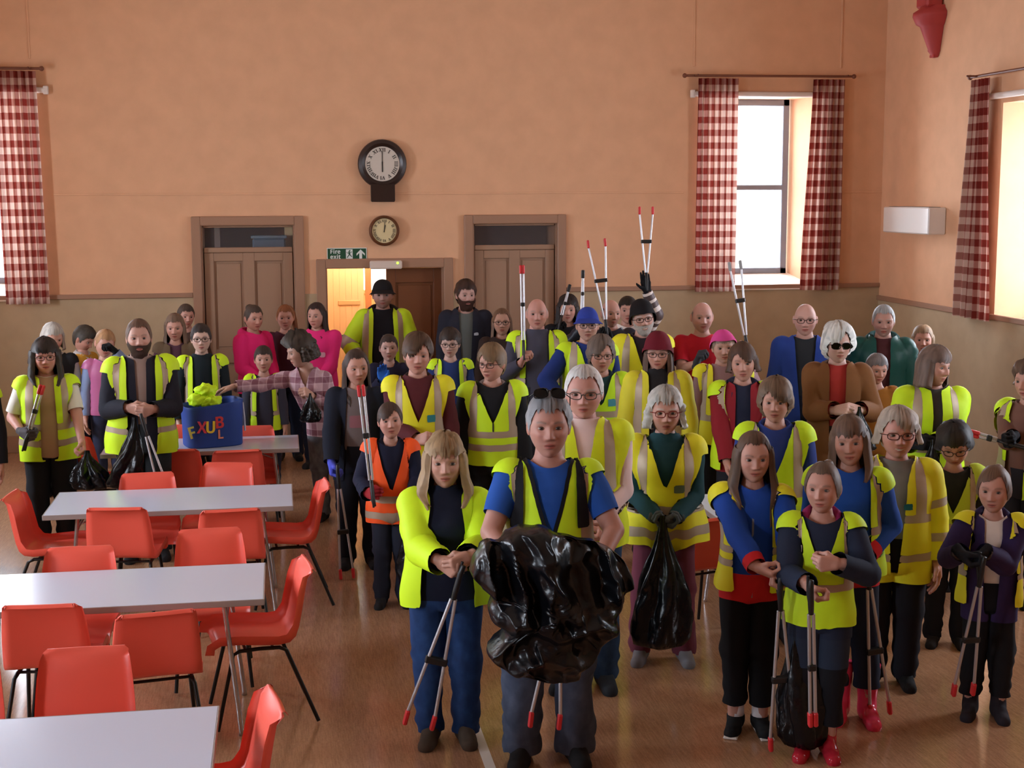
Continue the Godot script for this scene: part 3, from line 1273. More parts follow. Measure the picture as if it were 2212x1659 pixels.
# a plastic sack hanging from a fist, gathered at the top
func hanging_sack(label: String, top: Vector3, height: float, rx: float, rz: float, folds: int, sway := Vector3.ZERO, seed := 1.0) -> Node3D:
	var m := MB.new()
	var rows := 22
	var cols := 56
	var pts := PackedVector3Array()
	for r in rows:
		var w := float(r) / (rows - 1)
		var body := 0.10 + 0.90 * smoothstep(0.0, 0.75, w)
		if w > 0.93:
			body *= lerpf(1.0, 0.55, (w - 0.93) / 0.07)
		for k in cols:
			var a := TAU * k / cols
			var pleat := 1.0 + (0.30 - 0.18 * w) * sin(a * folds + 2.2 * sin(w * 3.0 + seed)) + 0.16 * fold.get_noise_3d(cos(a) * 9.0 + seed * 7.0, w * 16.0, sin(a) * 9.0)
			if r == rows - 1:
				pleat *= 0.25
			pts.append(Vector3(cos(a) * rx * body * pleat, -height * w, sin(a) * rz * body * pleat) + sway * w * w)
	m.grid(pts, rows, cols, true, Vector3(0, -height * 0.5, 0))
	var o := part("refuse_sack", m.mesh(), mats["sack plastic"])
	o.position = top
	return tag(o, label, "sack", "black refuse sacks")

# ---------------------------------------------------------------- furniture
func make_chair() -> Node3D:
	var t := Node3D.new()
	t.name = "stacking_chair"
	var red := mat("orange red polypropylene", c8(244, 98, 80), 0.38, 0.0, 0.5)
	var steel := mat("black chair tube", c8(24, 21, 20), 0.4, 0.3)
	# side view of the shell from the front lip over the seat and up the back: z, y, half width, dish
	var prof := [[0.225, 0.405, 0.195, 0.0], [0.222, 0.432, 0.200, 0.0], [0.195, 0.448, 0.205, 0.002], [0.10, 0.446, 0.210, 0.010], [0.0, 0.436, 0.212, 0.014], [-0.09, 0.428, 0.212, 0.014], [-0.15, 0.436, 0.210, 0.012], [-0.185, 0.466, 0.206, 0.012], [-0.205, 0.52, 0.202, 0.014], [-0.222, 0.60, 0.198, 0.016], [-0.240, 0.69, 0.190, 0.016], [-0.256, 0.760, 0.182, 0.014], [-0.264, 0.788, 0.174, 0.012], [-0.268, 0.800, 0.160, 0.010], [-0.280, 0.800, 0.158, 0.010], [-0.290, 0.786, 0.162, 0.010]]
	var cols := 17
	var pts := PackedVector3Array()
	for i in prof.size():
		var p: Array = prof[i]
		var q: Array = prof[mini(i + 1, prof.size() - 1)]
		var o: Array = prof[maxi(i - 1, 0)]
		var along := Vector2(q[0] - o[0], q[1] - o[1]).normalized()
		var away := Vector2(along.y, -along.x)  # underside / behind
		if i >= prof.size() - 4:
			away = Vector2(-1, 0.0).normalized()
		for k in cols:
			var u := -1.0 + 2.0 * k / (cols - 1)
			var w: float = p[2]
			var dish: float = p[3] * (1.0 - u * u)
			var x := u * w
			var e := Vector2.ZERO
			# the two outermost columns fold down to the skirt of the shell
			if k == 0 or k == cols - 1:
				var tip := smoothstep(10.0, 13.0, float(i))
				x = signf(u) * (w + lerpf(0.004, -0.006, tip))
				var deep := lerpf(0.052 if i < 8 else 0.040, 0.010, tip)
				e = away * deep
			elif k == 1 or k == cols - 2:
				x = signf(u) * (w + 0.001)
				e = away * 0.006
			else:
				x = u * w * 1.06
				x = clampf(x, -w, w)
				e = away * dish
			pts.append(Vector3(x, p[1] + e.y, p[0] + e.x))
	part("seat_shell", MB.new().grid(pts, prof.size(), cols, false, null, true).mesh(), red, t)
	for s in [-1.0, 1.0]:
		part("leg", MB.new().tube([Vector3(s * 0.165, 0.405, 0.10), Vector3(s * 0.172, 0.39, 0.135), Vector3(s * 0.205, 0.01, 0.225)], 0.0105, 8).mesh(), steel, t)
		part("leg", MB.new().tube([Vector3(s * 0.165, 0.405, -0.10), Vector3(s * 0.172, 0.39, -0.135), Vector3(s * 0.215, 0.01, -0.285)], 0.0105, 8).mesh(), steel, t)
		part("frame_rail", MB.new().tube([Vector3(s * 0.165, 0.405, 0.105), Vector3(s * 0.163, 0.408, 0.0), Vector3(s * 0.165, 0.405, -0.105)], 0.0105, 8).mesh(), steel, t)
	part("cross_rail", MB.new().tube([Vector3(-0.165, 0.402, 0.07), Vector3(0.165, 0.402, 0.07)], 0.008, 8).mesh(), steel, t)
	part("cross_rail", MB.new().tube([Vector3(-0.165, 0.402, -0.07), Vector3(0.165, 0.402, -0.07)], 0.008, 8).mesh(), steel, t)
	return t

func place_chair(proto: Node3D, x: float, z: float, deg: float, label: String) -> void:
	var c := proto.duplicate()
	c.name = numbered("stacking_chair")
	add_child(c)
	c.position = Vector3(x, 0, z)
	c.rotation.y = deg_to_rad(deg)
	tag(c, label, "chair", "orange stacking chairs round the tables")

func make_table(x0: float, x1: float, z0: float, z1: float, label: String) -> void:
	var w := x1 - x0
	var d := z1 - z0
	var t := thing("folding_table", label, "table", Vector3((x0 + x1) * 0.5, 0, (z0 + z1) * 0.5), 0.0, "folding tea tables")
	var top := MB.new()
	top.box(Vector3(0, 0.708, 0), Vector3(w - 0.008, 0.024, d - 0.008), 0.002)
	part("table_top", top.mesh(), mat("white laminate", c8(206, 216, 236), 0.2, 0.0, 0.5), t)
	var e := MB.new()
	for s in [-1.0, 1.0]:
		e.box(Vector3(0, 0.704, s * (d * 0.5 - 0.001)), Vector3(w, 0.032, 0.006), 0.002)
		e.box(Vector3(s * (w * 0.5 - 0.001), 0.704, 0), Vector3(0.006, 0.032, d), 0.002)
	part("edge_trim", e.mesh(), mat("table edging", c8(160, 150, 146), 0.4, 0.2), t)
	var chrome := mat("table chrome", c8(188, 184, 184), 0.25, 0.85)
	for s in [-1.0, 1.0]:
		for q in [-1.0, 1.0]:
			var a := Vector3(s * (w * 0.5 - 0.20), 0.69, q * (d * 0.5 - 0.09))
			var b := Vector3(s * (w * 0.5 - 0.13), 0.0, q * (d * 0.5 - 0.06))
			part("leg", MB.new().tube([a, b + Vector3(0, 0.02, 0), b], [0.0125, 0.0125, 0.015], 8).mesh(), chrome, t)
		part("leg_brace", MB.new().tube([Vector3(s * (w * 0.5 - 0.19), 0.60, -(d * 0.5 - 0.085)), Vector3(s * (w * 0.5 - 0.19), 0.60, d * 0.5 - 0.085)], 0.009, 8).mesh(), chrome, t)
		part("folding_stay", MB.new().tube([Vector3(s * (w * 0.5 - 0.19), 0.58, 0), Vector3(s * (w * 0.5 - 0.45), 0.69, 0)], 0.007, 8).mesh(), chrome, t)

# ---------------------------------------------------------------- curtains
func curtain(label: String, top: Vector3, along: Vector3, w_top: float, w_low: float, drop: float, pleats: int, lean := 0.0) -> void:
	var m := MB.new()
	m.mapped = true
	var rows := 26
	var cols := pleats * 8 + 1
	var pts := PackedVector3Array()
	var side := Vector3.UP.cross(along)
	for r in rows:
		var w := float(r) / (rows - 1)
		var wide := lerpf(w_top, w_low, smoothstep(0.0, 1.0, w))
		for k in cols:
			var u := float(k) / (cols - 1)
			var amp := lerpf(0.016, 0.034, w) * (1.0 + 0.35 * sin(u * 11.0 + w * 2.0))
			var off := amp * sin(u * pleats * TAU + 0.8 * sin(w * 2.5 + u * 4.0))
			pts.append(top + along * ((u - 0.5) * wide + lean * w) + side * off + Vector3.DOWN * (drop * w) + side * 0.0)
	m.grid(pts, rows, cols, false, null, false, pleats * 0.85, drop / 0.14)
	var o := part("curtain", m.mesh(), mats["gingham"])
	tag(o, label, "curtain", "gingham curtains")

func curtain_pole(label: String, a: Vector3, b: Vector3) -> void:
	var t := thing("curtain_pole", label, "curtain pole", a, 0.0, "curtain poles")
	var brown := mat("pole wood", c8(116, 66, 44), 0.5)
	var d := b - a
	part("pole", MB.new().tube([Vector3.ZERO, d], 0.014, 10).mesh(), brown, t)
	for e in [Vector3.ZERO, d]:
		part("finial", MB.new().ball(e, Vector3.ONE * 0.026).mesh(), brown, t)
	var side := Vector3.UP.cross(d.normalized())
	for w in [0.06, 0.94]:
		part("bracket", MB.new().tube([d * w, d * w - side * 0.12], 0.009, 8).mesh(), brown, t)

func blind(label: String, a: Vector3, b: Vector3) -> void:
	var t := thing("roller_blind", label, "blind", a, 0.0, "rolled up window blinds")
	part("roll", MB.new().tube([Vector3.ZERO, b - a], 0.030, 12).mesh(), mat("blind white", c8(226, 214, 206), 0.6), t)
	for e in [Vector3.ZERO, b - a]:
		part("bracket", MB.new().box(e, Vector3(0.05, 0.085, 0.05), 0.006).mesh(), mat("blind white", c8(226, 214, 206), 0.6), t)

func window_light(at: Vector3, size: Vector2, facing: Vector3, energy: float) -> void:
	var l := AreaLight3D.new()
	l.name = "daylight"
	l.area_size = size
	l.area_normalize_energy = false
	l.light_energy = energy
	l.light_color = c8(224, 238, 255)
	l.area_range = 40.0
	l.shadow_enabled = true
	add_child(l, true)
	l.position = at
	l.look_at_from_position(at, at + facing, Vector3.UP)

# dark metal sash in an opening: centre of the opening, half width, bottom, top, wall along x or z
func sash(called: String, at: Vector3, half: float, y0: float, y1: float, turn: float, bars: Array) -> void:
	var t := Node3D.new()
	t.name = called
	add_child(t)
	struct(t)
	t.position = at
	t.rotation.y = turn
	var grey := mat("window grey", c8(126, 134, 150), 0.5)
	var m := MB.new()
	var w := 0.075
	m.box(Vector3(-half + w / 2, (y0 + y1) / 2, 0), Vector3(w, y1 - y0, 0.06), 0.006)
	m.box(Vector3(half - w / 2, (y0 + y1) / 2, 0), Vector3(w, y1 - y0, 0.06), 0.006)
	m.box(Vector3(0, y0 + w / 2, 0), Vector3(half * 2, w, 0.06), 0.006)
	m.box(Vector3(0, y1 - w / 2, 0), Vector3(half * 2, w, 0.06), 0.006)
	part("window_frame", m.mesh(), grey, t)
	var ys := [y0] + bars + [y1]
	for b in bars:
		part("transom_bar", MB.new().box(Vector3(0, b, 0), Vector3(half * 2 - w, 0.06, 0.05), 0.006).mesh(), grey, t)
	var glass := mat("window glass", Color(1, 1, 1, 0.04), 0.03)
	glass.transparency = BaseMaterial3D.TRANSPARENCY_ALPHA
	for i in ys.size() - 1:
		part("pane", MB.new().box(Vector3(0, (ys[i] + ys[i + 1]) / 2, 0), Vector3(half * 2 - w, ys[i + 1] - ys[i] - 0.05, 0.004), 0.0).mesh(), glass, t)

# ---------------------------------------------------------------- the hall
const XL := -4.62
const XR := 6.86
const ZB := -15.2
const ZF := 3.0
const TOP := 6.4

func csg_wall(called: String, lo: Vector3, hi: Vector3, m: Material, holes: Array) -> void:
	var w := CSGCombiner3D.new()
	w.name = called
	add_child(w)
	struct(w)
	var b := CSGBox3D.new()
	b.name = "solid"
	b.size = hi - lo
	b.position = (lo + hi) * 0.5
	b.material = m
	w.add_child(b)
	for h in holes:
		var p := CSGPolygon3D.new()
		p.name = "opening"
		p.operation = CSGShape3D.OPERATION_SUBTRACTION
		p.polygon = h[0]  # plan: x, -z
		p.depth = h[2] - h[1]
		p.material = m
		w.add_child(p, true)
		p.rotation.x = -PI / 2  # plan polygon laid flat, extruded downwards
		p.position.y = h[2]

func plan(x0: float, x1: float, X0: float, X1: float, z0: float, z1: float) -> PackedVector2Array:
	# z0: room side, z1: outside
	return PackedVector2Array([Vector2(x0, -z0), Vector2(x1, -z0), Vector2(X1, -z1), Vector2(X0, -z1)])

func side_plan(xa: float, xb: float, z0: float, z1: float, sp: float) -> PackedVector2Array:
	return PackedVector2Array([Vector2(xa, -z0), Vector2(xa, -z1), Vector2(xb, -(z1 - sp)), Vector2(xb, -(z0 + sp))])

func sbox(called: String, at: Vector3, size: Vector3, m: Material, ch := 0.006) -> MeshInstance3D:
	var o := part(called, MB.new().box(at, size, ch).mesh(), m)
	struct(o)
	return o

func build_hall() -> void:
	var peach := mat("peach wall paint", c8(228, 178, 141), 0.8, 0.0, 0.3)
	peach.albedo_texture = tex.mottle
	peach.uv1_triplanar = true
	peach.uv1_world_triplanar = true
	peach.uv1_scale = Vector3(0.5, 0.5, 0.5)
	var tan_paint := mat("khaki dado paint", c8(190, 168, 136), 0.75, 0.0, 0.3)
	tan_paint.albedo_texture = tex.mottle
	tan_paint.uv1_triplanar = true
	tan_paint.uv1_world_triplanar = true
	tan_paint.uv1_scale = Vector3(0.6, 0.6, 0.6)
	var trim := mat("brown gloss trim", c8(160, 122, 98), 0.45)
	var floor_m := mat("varnished wood floor", c8(198, 154, 122), 0.16, 0.0, 0.6)
	floor_m.albedo_texture = tex.wood
	floor_m.uv1_triplanar = true
	floor_m.uv1_world_triplanar = true
	floor_m.uv1_scale = Vector3(0.9, 0.9, 0.3)
	floor_m.heightmap_enabled = false
	sbox("floor", Vector3((XL + XR) / 2, -0.06, -7.0), Vector3(XR - XL + 1.4, 0.12, 21.6), floor_m, 0.0)
	sbox("ceiling", Vector3((XL + XR) / 2, TOP + 0.1, -6.1), Vector3(XR - XL + 1.4, 0.2, 19.8), mat("ceiling white", c8(225, 205, 185), 0.8))
	sbox("trim_1", Vector3(0.93, 0.0012, -7.2), Vector3(0.05, 0.0024, 13.0), mat("white court line", c8(226, 222, 218), 0.35), 0.0)
	# far wall, with two deep splayed windows and three doorways
	var dado := 1.64
	var wr := plan(4.66, 6.06, 4.86, 5.885, ZB + 0.05, ZB - 0.65)
	var wl := plan(-3.82, -2.42, -3.645, -2.62, ZB + 0.05, ZB - 0.65)
	var dl := plan(-0.81, 0.17, -0.81, 0.17, ZB + 0.05, ZB - 0.65)
	var dc := plan(0.5, 1.78, 0.5, 1.78, ZB + 0.05, ZB - 0.65)
	var dr := plan(2.11, 3.05, 2.11, 3.05, ZB + 0.05, ZB - 0.65)
	csg_wall("wall_back", Vector3(XL - 0.6, dado, ZB - 0.6), Vector3(XR + 0.6, TOP, ZB), peach, [[wr, dado - 0.1, 3.78], [wl, dado - 0.1, 3.78], [dl, dado - 0.1, 2.38], [dc, dado - 0.1, 1.91], [dr, dado - 0.1, 2.38]])
	csg_wall("wall_back_dado", Vector3(XL - 0.6, -0.1, ZB - 0.6), Vector3(XR + 0.6, dado, ZB + 0.008), tan_paint, [[dl, -0.2, dado + 0.1], [dc, -0.2, dado + 0.1], [dr, -0.2, dado + 0.1]])
	# side walls with a row of windows each
	for sd in [[XL, XL - 0.6, "left"], [XR, XR + 0.6, "right"]]:
		var wins := [[-12.55, -10.75], [-8.6, -6.8]] if sd[2] == "right" else [[-12.2, -10.4], [-7.6, -5.8], [-3.0, -1.2]]
		var holes := []
		var xa: float = sd[0]
		var xb: float = sd[1]
		var out := signf(xb - xa)
		for w in wins:
			holes.append([side_plan(xa - out * 0.05, xb + out * 0.05, w[0], w[1], 0.18), 1.4, 3.55])
		var lo := minf(xa, xb)
		var hi := maxf(xa, xb)
		csg_wall("wall_" + sd[2], Vector3(lo, 1.49, ZB), Vector3(hi, TOP, ZF), peach, holes)
		sbox("wall_%s_dado" % sd[2], Vector3((lo + hi) / 2 - out * 0.004, 0.695, (ZB + ZF) / 2), Vector3(0.608, 1.59, ZF - ZB), tan_paint, 0.0)
		sbox("trim_2", Vector3(xa - out * 0.014, 1.50, (ZB + ZF) / 2), Vector3(0.03, 0.055, ZF - ZB), trim)
		var n := 3 if sd[2] == "right" else 7
		for i in wins.size():
			var w: Array = wins[i]
			sash("window_%d" % (n + i), Vector3(xb - out * 0.08, 0, (w[0] + w[1]) / 2), (w[1] - w[0]) / 2 - 0.16, 1.5, 3.55, PI / 2, [2.6])
			window_light(Vector3(xb + out * 0.05, 2.52, (w[0] + w[1]) / 2), Vector2(1.5, 2.05), Vector3(-out, 0, 0), win_energy * (1.0 if sd[2] == "right" else left_share))
	sbox("wall_front", Vector3((XL + XR) / 2, TOP / 2, ZF + 0.15), Vector3(XR - XL + 1.2, TOP, 0.3), peach, 0.0)
	# back windows
	for q in [[5.3725, 1], [-3.1325, 2]]:
		sash("window_%d" % q[1], Vector3(q[0], 0, ZB - 0.5), 0.53, 1.76, 3.78, 0.0, [2.77])
		window_light(Vector3(q[0], 2.75, ZB - 0.66), Vector2(1.02, 2.02), Vector3(0, 0, 1), win_energy)
		var sill := MB.new()
		var hw := 0.70
		sill.quad(Vector3(q[0] - hw, dado + 0.004, ZB + 0.03), Vector3(q[0] + hw, dado + 0.004, ZB + 0.03), Vector3(q[0] + 0.55, 1.775, ZB - 0.5), Vector3(q[0] - 0.55, 1.775, ZB - 0.5), Vector3(0, 1, 0.25).normalized())
		sill.quad(Vector3(q[0] - hw, dado - 0.03, ZB + 0.03), Vector3(q[0] + hw, dado - 0.03, ZB + 0.03), Vector3(q[0] + hw, dado + 0.004, ZB + 0.03), Vector3(q[0] - hw, dado + 0.004, ZB + 0.03), Vector3(0, 0, 1))
		sill.box(Vector3(q[0], dado - 0.012, ZB + 0.01), Vector3(hw * 2, 0.03, 0.045), 0.004)
		struct(part("window_sill", sill.mesh(), mat("sill gloss white", c8(238, 226, 212), 0.35)))
	# dado rail, picture band and plaster joints
	for r in [[XL, -0.91], [3.15, XR]]:
		sbox("trim_3", Vector3((r[0] + r[1]) / 2, dado + 0.006, ZB + 0.016), Vector3(r[1] - r[0], 0.05, 0.036), trim)
	for r in [[-2.3, 4.5], [6.2, XR]]:
		sbox("trim_4", Vector3((r[0] + r[1]) / 2, 2.715, ZB + 0.004), Vector3(r[1] - r[0], 0.022, 0.012), peach, 0.003)
	for x in [-2.47, 4.60, 6.32]:
		sbox("trim_5", Vector3(x, 5.25, ZB + 0.003), Vector3(0.018, 2.3, 0.01), peach, 0.002)
	sbox("baseboard_back", Vector3(-2.8, 0.09, ZB + 0.02), Vector3(3.7, 0.18, 0.03), trim)
	# side doors with glazed fanlights
	for q in [[-0.81, 0.17, 1], [2.11, 3.05, 3]]:
		side_door(q[0], q[1], q[2], trim)
	# middle doorway: frame, one brown leaf shut, the lobby behind
	frame_around("door_frame", 0.5, 1.78, 1.91, 0.105, trim)
	var d := Node3D.new()
	d.name = "door_2"
	add_child(d)
	struct(d)
	d.position = Vector3(1.47, 0, ZB - 0.12)
	var brown := mat("dark brown door", c8(112, 66, 40), 0.4)
	panel_leaf(d, 0.31, 1.90, brown, [[-0.21, 0.21, 0.15, 0.85], [-0.21, 0.21, 1.0, 1.74]])
	part("door_handle", MB.new().tube([Vector3(-0.27, 1.0, 0.03), Vector3(-0.27, 1.0, 0.06), Vector3(-0.19, 1.0, 0.06)], 0.009, 8).mesh(), mat("brass", c8(170, 130, 60), 0.35, 0.8), d)
	var cream := mat("lobby cream", c8(238, 208, 156), 0.7)
	var lz := ZB - 0.6
	sbox("wall_lobby_back", Vector3(1.3, 1.4, lz - 2.25), Vector3(4.0, 2.9, 0.1), cream, 0.0)
	sbox("wall_lobby_left", Vector3(0.12, 1.4, lz - 1.1), Vector3(0.1, 2.9, 2.4), cream, 0.0)
	sbox("wall_lobby_right", Vector3(2.0, 1.4, lz - 1.1), Vector3(0.1, 2.9, 2.4), cream, 0.0)
	sbox("ceiling_lobby", Vector3(1.1, 2.75, lz - 1.1), Vector3(2.0, 0.1, 2.4), cream, 0.0)
	# boarded inner door standing ajar
	var pine := mat("pale boarded door", c8(236, 214, 172), 0.5)
	var lead := thing("boarded_door", "pale boarded lobby door with a letter slot standing open", "door", Vector3(0.55, 0, ZB - 1.55), deg_to_rad(-4))
	for i in 6:
		part("board", MB.new().box(Vector3(0.045 + i * 0.073, 0.98, -0.02), Vector3(0.0725, 1.94, 0.03), 0.003).mesh(), pine, lead)
	part("door_edge", MB.new().box(Vector3(0.50, 0.98, -0.02), Vector3(0.075, 1.94, 0.06), 0.006).mesh(), mat("door edge brown", c8(190, 140, 98), 0.5), lead)
	part("letter_slot", MB.new().box(Vector3(0.27, 1.42, 0.0), Vector3(0.26, 0.055, 0.012), 0.004).mesh(), mat("brass dull", c8(214, 186, 140), 0.5), lead)
	part("kick_strip", MB.new().box(Vector3(0.27, 1.02, 0.0), Vector3(0.44, 0.03, 0.012), 0.003).mesh(), mat("green strip", c8(34, 110, 70), 0.5), lead)
	# lobby window and lamp
	var lw := thing("lobby_window", "bright small window in the lobby behind the open door", "window", Vector3(1.22, 1.72, lz - 2.19))
	part("pane", MB.new().box(Vector3(0, -0.02, 0.0), Vector3(0.30, 0.42, 0.01), 0.0).mesh(), lamp_mat("lobby window glow", c8(255, 250, 240), 2.2), lw)
	part("window_frame", MB.new().box(Vector3(0, -0.26, 0.01), Vector3(0.36, 0.045, 0.03), 0.005).box(Vector3(-0.17, -0.02, 0.01), Vector3(0.03, 0.5, 0.03), 0.005).box(Vector3(0.17, -0.02, 0.01), Vector3(0.03, 0.5, 0.03), 0.005).mesh(), cream, lw)
	var lf := thing("lobby_fanlight", "bright daylight fanlight high in the lobby", "window", Vector3(0.95, 2.36, lz - 2.19))
	part("pane", MB.new().box(Vector3.ZERO, Vector3(1.2, 0.5, 0.01), 0.0).mesh(), lamp_mat("lobby fanlight glow", c8(228, 240, 255), 5.0), lf)
	part("window_frame", MB.new().box(Vector3(0, -0.27, 0.01), Vector3(1.28, 0.04, 0.04), 0.005).box(Vector3(0, 0.27, 0.01), Vector3(1.28, 0.04, 0.04), 0.005).mesh(), cream, lf)
	window_light(Vector3(0.95, 2.36, lz - 2.17), Vector2(1.2, 0.5), Vector3(0, 0, 1), 1.6)
	var lobby_lamp := thing("lobby_lamp", "round ceiling lamp lighting the lobby behind the door", "lamp", Vector3(1.1, 2.64, lz - 0.4))
	part("globe", MB.new().ball(Vector3.ZERO, Vector3(0.12, 0.06, 0.12)).mesh(), lamp_mat("globe glow", c8(255, 232, 190), 1.5), lobby_lamp)
	var ol := OmniLight3D.new()
	ol.name = "lobby_light"
	ol.light_energy = 0.8
	ol.light_color = c8(255, 240, 214)
	ol.light_size = 0.1
	ol.omni_range = 20.0
	ol.shadow_enabled = true
	lobby_lamp.add_child(ol)
	ol.position = Vector3(0, -0.12, 0)

func lamp_mat(key: String, col: Color, e: float) -> StandardMaterial3D:
	var m := mat(key, col, 0.4)
	m.emission_enabled = true
	m.emission = col
	m.emission_energy_multiplier = e
	return m

func frame_around(called: String, x0: float, x1: float, top: float, w: float, m: Material) -> void:
	var t := Node3D.new()
	t.name = numbered(called)
	add_child(t)
	struct(t)
	for s in [[x0 - w / 2], [x1 + w / 2]]:
		part("jamb", MB.new().box(Vector3(s[0], (top + w) / 2, ZB + 0.02), Vector3(w, top + w, 0.055), 0.01).mesh(), m, t)
	part("head", MB.new().box(Vector3((x0 + x1) / 2, top + w / 2, ZB + 0.021), Vector3(x1 - x0 + 0.01, w, 0.055), 0.01).mesh(), m, t)
	for s in [[x0 - 0.01, 1], [x1 + 0.01, -1]]:
		part("lining", MB.new().box(Vector3(s[0] + s[1] * 0.012, top / 2, ZB - 0.28), Vector3(0.022, top, 0.58), 0.003).mesh(), m, t)

# stiles, rails and sunk panels
func panel_leaf(d: Node3D, half: float, high: float, m: Material, panels: Array) -> void:
	part("back_board", MB.new().box(Vector3(0, high / 2, -0.014), Vector3(half * 2, high, 0.02), 0.0).mesh(), m, d)
	var xs := [-half]
	var bx := []
	for p in panels:
		if not bx.has(p[0]):
			bx.append(p[0])
			bx.append(p[1])
	bx.sort()
	var last := -half
	for i in range(0, bx.size(), 2):
		part("stile", MB.new().box(Vector3((last + bx[i]) / 2, high / 2, 0.01), Vector3(bx[i] - last, high, 0.03), 0.005).mesh(), m, d)
		last = bx[i + 1]
	part("stile", MB.new().box(Vector3((last + half) / 2, high / 2, 0.01), Vector3(half - last, high, 0.03), 0.005).mesh(), m, d)
	for i in range(0, bx.size(), 2):
		var ys := []
		for p in panels:
			if p[0] == bx[i]:
				ys.append(p)
		var y := 0.0
		for p in ys:
			part("rail", MB.new().box(Vector3((p[0] + p[1]) / 2, (y + p[2]) / 2, 0.0095), Vector3(p[1] - p[0], p[2] - y, 0.029), 0.005).mesh(), m, d)
			part("panel", MB.new().box(Vector3((p[0] + p[1]) / 2, (p[2] + p[3]) / 2, -0.002), Vector3(p[1] - p[0] - 0.05, p[3] - p[2] - 0.05, 0.012), 0.006).mesh(), m, d)
			y = p[3]
		part("rail", MB.new().box(Vector3((bx[i] + bx[i + 1]) / 2, (y + high) / 2, 0.0095), Vector3(bx[i + 1] - bx[i], high - y, 0.029), 0.005).mesh(), m, d)

func side_door(x0: float, x1: float, num: int, trim: Material) -> void:
	frame_around("door_frame", x0, x1, 2.38, 0.1, trim)
	var half := (x1 - x0) / 2 - 0.022
	var paint := mat("door tan gloss", c8(158, 124, 100), 0.5)
	var d := Node3D.new()
	d.name = "door_%d" % num
	add_child(d)
	struct(d)
	d.position = Vector3((x0 + x1) / 2, 0, ZB - 0.06)
	panel_leaf(d, half, 2.09, paint, [[-half + 0.10, -0.06, 0.2, 0.9], [-half + 0.10, -0.06, 1.05, 2.0], [0.06, half - 0.10, 0.2, 0.9], [0.06, half - 0.10, 1.05, 2.0]])
	part("transom", MB.new().box(Vector3(0, 2.12, 0.01), Vector3(half * 2, 0.055, 0.05), 0.006).mesh(), paint, d)
	part("top_rail", MB.new().box(Vector3(0, 2.368, 0.01), Vector3(half * 2, 0.02, 0.05), 0.004).mesh(), paint, d)
	var glass := mat("fanlight glass", Color(0.9, 0.92, 0.95, 0.03), 0.05, 0.0, 0.25)
	glass.transparency = BaseMaterial3D.TRANSPARENCY_ALPHA
	part("fanlight_pane", MB.new().box(Vector3(0, 2.253, 0.0), Vector3(half * 2, 0.215, 0.005), 0.0).mesh(), glass, d)
	# unlit room behind
	var room_paint: Material = mats["peach wall paint"]
	sbox("wall_closet_%d" % num, Vector3((x0 + x1) / 2, 1.3, ZB - 1.6), Vector3(1.6, 2.8, 0.1), room_paint, 0.0)
	for s in [-1.0, 1.0]:
		sbox("wall_closet_side_%d" % num, Vector3((x0 + x1) / 2 + s * 0.75, 1.3, ZB - 1.1), Vector3(0.1, 2.8, 1.0), room_paint, 0.0)
	sbox("ceiling_closet_%d" % num, Vector3((x0 + x1) / 2, 2.75, ZB - 1.1), Vector3(1.6, 0.1, 1.1), room_paint, 0.0)
	if num == 1:
		var sh := thing("storage_shelf", "narrow shelf behind the fanlight of the tan panelled door", "shelf", Vector3(-0.32, 2.02, ZB - 0.42))
		part("board", MB.new().box(Vector3(0, 0, 0), Vector3(0.9, 0.025, 0.3), 0.003).mesh(), trim, sh)
		var tub := thing("storage_tub", "blue grey plastic tub seen through the door fanlight", "tub", Vector3(-0.10, 2.0325, ZB - 0.42))
		part("tub_body", MB.new().box(Vector3(0, 0.10, 0), Vector3(0.36, 0.2, 0.24), 0.02).mesh(), mat("tub blue", c8(84, 104, 124), 0.4), tub)
		part("tub_lid", MB.new().box(Vector3(0, 0.215, 0), Vector3(0.39, 0.03, 0.27), 0.008).mesh(), mat("tub lid", c8(110, 130, 148), 0.4), tub)
		part("paper_label", MB.new().box(Vector3(0.11, 0.09, 0.121), Vector3(0.09, 0.035, 0.002), 0.0).mesh(), mat("tub label", c8(200, 205, 205), 0.7), tub)
		var pl := thing("timber_plank", "pale upright plank behind the fanlight glass", "plank", Vector3(-0.66, 2.0325, ZB - 0.40))
		part("plank_board", MB.new().box(Vector3(0, 0.16, 0), Vector3(0.06, 0.32, 0.03), 0.004).mesh(), mat("plank pale", c8(190, 180, 178), 0.7), pl)

func text_mesh(s: String, size: float, deep: float, font: String, bold := false) -> TextMesh:
	var m := TextMesh.new()
	m.text = s
	var f := SystemFont.new()
	f.font_names = PackedStringArray([font])
	if bold:
		f.font_weight = 700
	m.font = f
	m.font_size = 64
	m.pixel_size = size / 64.0
	m.depth = deep
	return m

